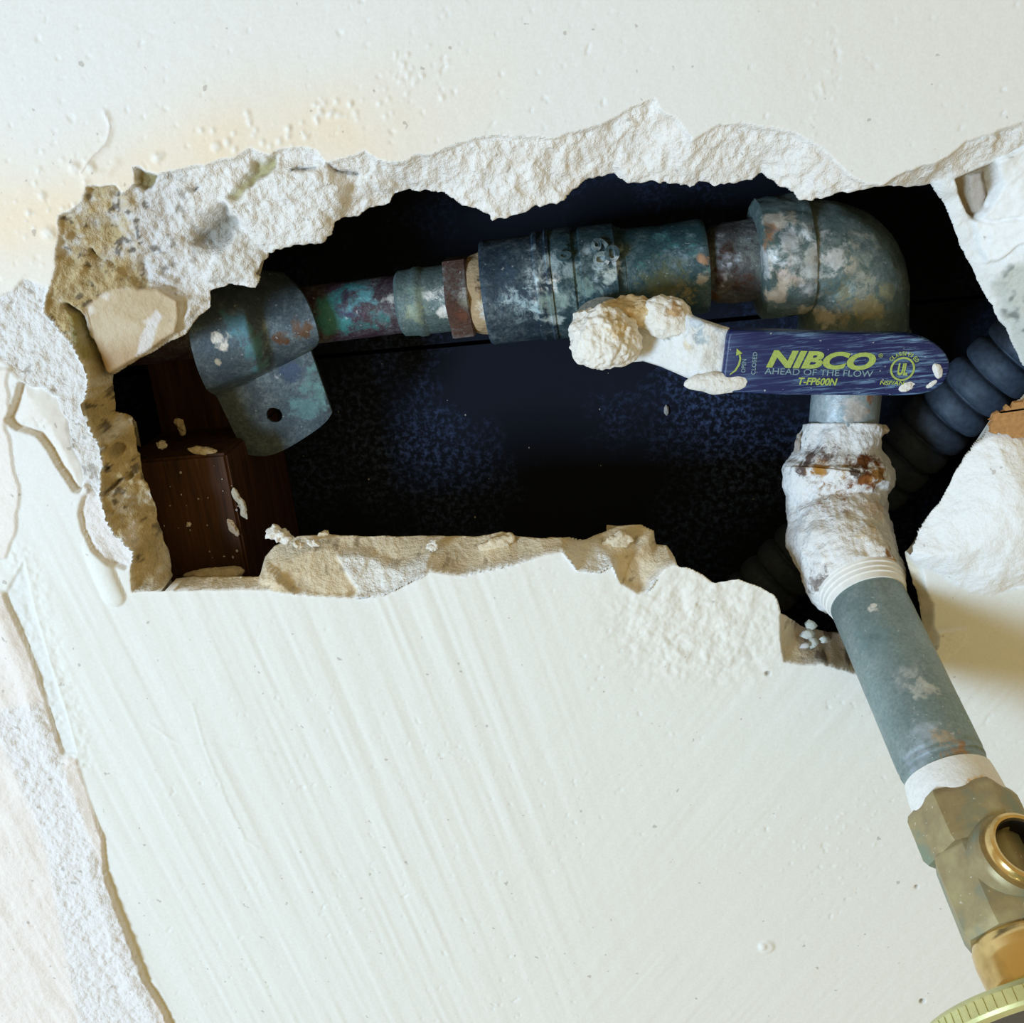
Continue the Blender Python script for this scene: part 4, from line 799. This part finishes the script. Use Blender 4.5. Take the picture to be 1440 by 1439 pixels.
# ================================================================== STOP VALVE at the pipe's end
e = empty('stop_valve', E0+pd*25, 'dull brass stop valve with a round wheel handle at lower right', 'valve')
def brod(nm, prof, mat, shape=None, seg=96, disp=0.0, seed=0, rotate=0.0, parent=None, sharp=32):
    pts, rad = lathe(E0, E0+pd*10, prof, 0.5)
    sh = None if shape is None else (lambda th: shape(th+rotate))
    V, Fc, D = tube(pts, rad, seg, sh, axis=pd)
    if disp: V = V+D*(disp*fbm3(V, 3, seed, 3))[:, None]
    return mesh_obj(nm, V, Fc, mat, parent or e, sharp=sharp)
hr = pr*1.13
brod('hex_collar', [(6.0, pr*1.06), (6.3, hr*0.98), (7.6, hr*1.03), (17.0, hr*1.03), (18.2, hr*0.97), (18.4, hr*0.8)], M_BRASS, hexf, 120, 0.08, 81, 0.25)
brod('body', [(18.0, hr*0.80), (18.1, hr*0.92), (19.0, hr*0.96), (34.5, hr*0.98), (36.5, hr*0.92), (36.7, hr*0.6)], M_BRASS, octf, 128, 0.06, 82, 0.1)
brod('bonnet', [(36.0, hr*0.6), (36.2, hr*0.80), (37.0, hr*0.88), (38.5, hr*0.93), (41.0, hr*0.95), (46.5, hr*0.92), (48.5, hr*0.84), (49.5, hr*0.66), (49.7, hr*0.3)], M_SHINE, None, 96, 0.0)
brod('handle_stem', [(49.0, 3.0), (52, 3.0)], M_SHINE, None, 32)
def knurl(th): return 1+0.008*np.sign(np.sin(th*60))
WR = 27.5
brod('wheel_handle', [(50.5, WR*0.30), (51.2, WR*0.80), (51.4, WR*0.95), (52.0, WR*0.985), (52.6, WR), (55.2, WR), (55.8, WR*0.985), (56.2, WR*0.95), (56.2, WR*0.92), (55.2, WR*0.89), (55.0, WR*0.3)], M_RIM, None, 180, sharp=25)
brod('handle_face', [(53.0, WR*0.3), (55.1, WR*0.885), (55.5, WR*0.86), (55.9, WR*0.35), (56.0, WR*0.05)], M_FACE, None, 96)
for k in range(90):
    a = k/90*2*math.pi
    if k == 0:
        T_, A_, B_ = frames([E0, E0+pd]); A_ = A_[0]; B_ = B_[0]
    rdir = A_*math.cos(a)+B_*math.sin(a); tn = np.cross(pd, rdir)
    c0_ = E0+pd*53.9+rdir*(WR-0.12)
    if k == 0: ridges = []
    ridges.append(([c0_+pd*s1*1.2+tn*s2*0.28+rdir*s3*0.32 for s3 in (-1, 1) for s1, s2 in ((-1,-1),(1,-1),(1,1),(-1,1))], [(0,3,2,1),(4,5,6,7),(0,1,5,4),(1,2,6,5),(2,3,7,6),(3,0,4,7)]))
V, Fc = multi(ridges); mesh_obj('knurling', V, Fc, M_RIM, e, smooth=False)
# side outlet: aims up-right and out towards the viewer
ctr_o = E0+pd*24.0
vw = CAM-ctr_o; vw /= np.linalg.norm(vw); od = vw-pd*np.dot(vw, pd); od /= np.linalg.norm(od)
sd_ = np.cross(od, pd); sd_ = sd_ if sd_@cr > 0 else -sd_
od = od*math.cos(0.62)+sd_*math.sin(0.62)
def orod(nm, prof, mat, seg=80, off=0.0):
    pts, rad = lathe(ctr_o, ctr_o+od*10, prof, 0.4); V, Fc, D = tube(pts, rad, seg, axis=od, cap=(nm == 'outlet_bore')); return mesh_obj(nm, V, Fc, mat, e, sharp=35)
orod('outlet_boss', [(4.0, 9.2), (hr*0.96, 9.2), (hr*0.96+1.2, 8.6), (hr*0.96+1.3, 6.0)], M_BRASS)
orod('outlet_lip', [(hr*0.9, 7.9), (hr+2.2, 7.9), (hr+3.2, 7.5), (hr+3.5, 6.9), (hr+3.3, 6.3), (hr+2.6, 6.0), (hr+1.0, 6.0)], M_SHINE)
orod('outlet_bore', [(hr-3.0, 6.2), (hr+2.7, 6.2), (hr+2.7, 5.9), (hr-1.5, 5.8), (hr-1.5, 0.5)], M_DARK)

# ================================================================== METAL STRAP over the copper pipe
def build_strap():
    e = empty('pipe_strap', P(380, 560, 50), 'blue-grey metal strap with a nail hole holding the copper pipe', 'bracket')
    lefts = [P(292,372,44), P(276,420,33), P(272,464,28), P(283,510,29), P(296,540,36), P(306,560,41)]
    rights = [P(396,384,44), P(424,408,36), P(439,440,31.5), P(447,466,31), P(449,484,34), P(437,494,40)]
    bott = [P(343,638,46), P(352,641,46), P(377,642,46), P(398,634,46), P(414,625,46), P(436,611,46), P(454,598,46), P(463,588,46), P(467,580,46)]
    def cur(c, n):
        c = np.asarray(c, float)
        for _ in range(2):
            m = np.empty((2*len(c), 3)); m[0] = c[0]; m[-1] = c[-1]; m[1:-1:2] = c[:-1]*0.75+c[1:]*0.25; m[2:-1:2] = c[:-1]*0.25+c[1:]*0.75; c = m
        s = np.concatenate([[0], np.cumsum(np.linalg.norm(np.diff(c, axis=0), axis=1))]); t = np.linspace(0, s[-1], n); return np.stack([np.interp(t, s, c[:, k]) for k in range(3)], 1)
    nu, nv1, nv2 = 90, 60, 60
    Lc, Rc, Bc = cur(lefts, nv1), cur(rights, nv1), cur(bott, nu)
    u = np.linspace(0, 1, nu)[None, :, None]
    S1 = Lc[:, None]*(1-u)+Rc[:, None]*u
    rib = ss(0.60, 0.48, u[..., 0])*ss(1.0, 0.86, np.linspace(0, 1, nv1))[:, None]*ss(-0.2, 0.2, np.linspace(0, 1, nv1))[:, None]
    S1[..., 1] -= 4.6*rib
    row = S1[-1]; v = np.linspace(0, 1, nv2)[1:, None, None]; S2 = row[None]*(1-v)+Bc[None]*v
    G = np.concatenate([S1, S2]); nv = len(G)
    hole = P(389, 581, 46); hrad = RR(11, hole)
    Gf = G.reshape(-1, 3); d = Gf-hole; d[:, 1] = 0; dl = np.linalg.norm(d, axis=1)
    idx = np.arange(nv*nu).reshape(nv, nu); q = np.stack([idx[:-1, :-1], idx[1:, :-1], idx[1:, 1:], idx[:-1, 1:]], -1).reshape(-1, 4)
    near = dl < hrad; keep = near[q].sum(1) < 2; q = q[keep]
    us = np.unique(q); mv = us[(dl[us] < hrad*1.14)]
    Gf = Gf.copy(); Gf[mv] = np.where(True, np.stack([hole[0]+d[mv, 0]/dl[mv]*hrad, Gf[mv, 1], hole[2]+d[mv, 2]/dl[mv]*hrad], 1), Gf[mv])
    rm = -np.ones(len(Gf), int); rm[us] = np.arange(len(us)); Vt = Gf[us]; q = rm[q]
    E_ = np.concatenate([q[:, [0, 1]], q[:, [1, 2]], q[:, [2, 3]], q[:, [3, 0]]]); k = np.sort(E_, 1); kk = k[:, 0]*len(Vt)+k[:, 1]
    _, inv, cnt = np.unique(kk, return_inverse=True, return_counts=True); be = E_[cnt[inv] == 1]
    N = len(Vt); Vb = Vt.copy(); Vb[:, 1] += 1.3
    faces = np.concatenate([q, N+q[:, ::-1], np.stack([be[:, 1], be[:, 0], N+be[:, 0], N+be[:, 1]], 1)])
    Vall = np.concatenate([Vt, Vb])
    st = [(430, 560, 34, srgb(110, 150, 152), 0.85), (446, 575, 26, srgb(112, 152, 154), 0.8), (425, 590, 24, srgb(104, 140, 144), 0.7), (350, 470, 26, srgb(84, 128, 140), 0.7), (375, 500, 22, srgb(90, 134, 142), 0.8), (380, 525, 16, srgb(96, 138, 144), 0.8), (425, 480, 16, srgb(104, 74, 52), 0.7), (395, 490, 14, srgb(96, 68, 50), 0.7), (310, 495, 12, srgb(214, 206, 194), 0.95, 0.7), (300, 485, 10, srgb(214, 206, 194), 0.9, 0.7), (305, 520, 7, srgb(200, 190, 170), 0.9, 0.7), (387, 537, 4, srgb(200, 200, 200), 0.9), (405, 540, 20, srgb(70, 84, 108), 0.7)]
    mesh_obj('plate', Vall, faces, M_METAL, e, col=paint(Vall, srgb(78, 92, 102), st, 91, 0.5, 0.2), sharp=50)
build_strap()

# ================================================================== CORRUGATED CONDUIT behind the elbow
def build_conduit():
    e = empty('corrugated_conduit', P(1320, 594, 60), 'dark grey corrugated conduit slanting behind the elbow at right', 'conduit')
    p = resample([P(1560, 385, 50), P(1480, 450, 52), P(1404, 519, 55), P(1348, 568, 58), P(1300, 612, 61), P(1210, 700, 66), P(1118, 785, 70), P(1030, 870, 72), P(940, 960, 72)], 0.35)
    s = np.concatenate([[0], np.cumsum(np.linalg.norm(np.diff(p, axis=0), axis=1))]); r0 = RR(52, P(1390, 530, 50)); pitch = RR(39.5, P(1390, 530, 50))
    ph = (s/pitch) % 1.0; rad = r0*(0.70+0.30*np.sqrt(np.clip(1-np.abs(2*ph-1)**3.2, 0, 1)))
    V, Fc, D = tube(p, rad, 72); mesh_obj('ribbed_tube', V, Fc, M_CONDUIT, e, sharp=None)
build_conduit()

# ================================================================== torn paper and loose crumbs
def ragged_slab(name, pts, y, thick, mat, label, cat, seed):
    loop = smooth_loop([P(a, b, y) for a, b in pts], 110); n = np.random.RandomState(seed)
    k = np.linspace(0, 2*math.pi, 110, endpoint=False); loop[:, 0] += 0.28*n.randn(110); loop[:, 2] += 0.28*n.randn(110)
    V, Fc = plate(loop, [(0, y), (0.1, y-thick)]); o = mesh_obj(name, V, Fc, mat, smooth=False); return tag(o, label, cat)
ragged_slab('torn_paper', [(1391,582),(1400,577),(1420,570),(1436,560),(1470,548),(1530,560),(1530,632),(1440,616),(1388,606)], -0.9, 1.3, M_PAPER, 'torn brown paper scrap above the white plaster lump at right', 'paper', 5)
def crumb(px, py, y, rx, ry, rz, seed, c, label, group=None, rot=0.0, sub=4):
    p = P(px, py, y); r = lambda q: RR(q, p)
    o = lump('plaster_crumb', None, p, (r(rx), r(ry), r(rz)), r(min(rx, rz))*1.0, r(max(rx, rz))*0.55, seed, M_LUMP, c, [], sub, r(1.2), rot, 0.08)
    return tag(o, label, 'crumb', group)
crumb(394, 752, 9, 17, 10, 10, 101, (0.80, 0.76, 0.70), 'largest white crumb at the left end of the lower ledge', rot=-0.5)
crumb(420, 766, 9, 9, 6, 5, 102, (0.74, 0.66, 0.54), 'small cream crumb just right of the white ledge crumb', rot=-0.2)
crumb(440, 764, 9, 10, 6, 5, 103, (0.78, 0.73, 0.66), 'flat pale crumb third from the left on the ledge', rot=-0.4)
crumb(455, 751, 12, 8, 6, 4, 104, (0.72, 0.62, 0.46), 'tiny tan crumb on the ledge edge under the dark cavity', rot=0.1)
crumb(609, 768, 8, 8, 6, 7, 105, (0.80, 0.74, 0.66), 'single cream chip near the middle of the lower ledge', rot=0.3)
crumb(705, 768, 9, 28, 8, 14, 106, (0.72, 0.61, 0.44), 'broad tan lump of mortar on the ledge below the valve')
crumb(770, 764, 9, 14, 6, 6, 107, (0.70, 0.60, 0.44), 'low tan crumb right of the broad ledge lump', rot=0.2)
crumb(868, 762, 9, 22, 8, 14, 108, (0.70, 0.60, 0.44), 'knobbly tan mortar lump at the right end of the ledge', rot=0.3)
crumb(1141, 879, 7, 9, 6, 8, 110, (0.48, 0.52, 0.48), 'greenish crystal crumb on the dirty ledge left of the galvanised pipe', rot=0.5, sub=1)
crumb(1137, 892, 6, 11, 6, 8, 111, (0.56, 0.58, 0.56), 'white chip under the greenish crystal crumb by the galvanised pipe', rot=-0.3, sub=1)
crumb(1144, 905, 5, 8, 5, 8, 112, (0.52, 0.55, 0.52), 'pale grey chip nearest the painted edge by the galvanised pipe', rot=0.9, sub=1)
crumb(1158, 900, 6, 7, 5, 6, 113, (0.60, 0.64, 0.62), 'dull grey chip closest to the galvanised pipe on the ledge', sub=1)
crumb(1133, 908, 4, 7, 5, 6, 114, (0.56, 0.55, 0.54), 'small white chip at the left of the dirty ledge corner', sub=1)
crumb(1263, 836, 6, 14, 8, 26, 115, (0.50, 0.48, 0.40), 'grey plaster fragment wedged between the pipe and the white lump', rot=0.1)
# crumbs on the stud
zt_y = lambda px, py: (px, py)
crumb(254, 600, 45, 7, 5, 12, 120, (0.60, 0.48, 0.30), 'tan flake standing on the notched wooden stud', rot=0.1)
crumb(228, 625, 29, 6, 5, 6, 121, (0.62, 0.54, 0.42), 'pale crumb at the left on top of the stud', rot=0.7)
crumb(284, 634, 29, 20, 6, 6, 122, (0.62, 0.52, 0.36), 'long tan crumb along the top front edge of the stud', rot=-0.2)
crumb(338, 710, 27.3, 6, 3, 24, 123, (0.55, 0.50, 0.40), 'pale plaster smear down the right edge of the stud', rot=0.25)
crumb(328, 742, 27.0, 6, 3, 14, 124, (0.62, 0.50, 0.38), 'small tan smear low on the right edge of the stud', rot=0.3)
crumb(300, 806, 22, 44, 14, 9, 125, (0.66, 0.54, 0.36), 'tan mortar sliver along the foot of the stud')
crumb(266, 737, 26.6, 3.2, 2, 2.8, 126, (0.7, 0.62, 0.54), 'tiny white speck in the middle of the stud face')
# fine dust specks lying on dark surfaces
def dust():
    rn = np.random.RandomState(12); bm = bmesh.new()
    spots = [(rn.uniform(205, 310), rn.uniform(590, 640), 28.0 if rn.rand() < 0.3 else 40.0) for _ in range(26)]
    spots = [(rn.uniform(215, 340), rn.uniform(655, 795), 26.6) for _ in range(26)]+[(rn.uniform(420, 1080), rn.uniform(510, 730), BY-0.2) for _ in range(14)]+[(937, 577, BY-0.6)]
    for k, (a, b, y) in enumerate(spots):
        p = P(a, b, y); r = RR(rn.uniform(0.6, 1.7) if k < len(spots)-1 else 5.5, p)
        mt = Matrix.Translation(Vector(p)*MM) @ Matrix.Diagonal(Vector((r*MM*rn.uniform(0.7, 1.3), r*MM*0.5, r*MM*rn.uniform(0.7, 1.6), 1)))
        bmesh.ops.create_icosphere(bm, subdivisions=1, radius=1.0, matrix=mt)
    me = bpy.data.meshes.new('plaster_dust'); bm.to_mesh(me); bm.free(); me.materials.append(mat_plain('dust_specks', (0.42, 0.40, 0.38), 0.9, 0, 0.1))
    o = bpy.data.objects.new('plaster_dust', me); COL.objects.link(o); tag(o, 'scattered specks of pale dust on the dark cavity boards and stud', 'dust', kind='stuff')
dust()
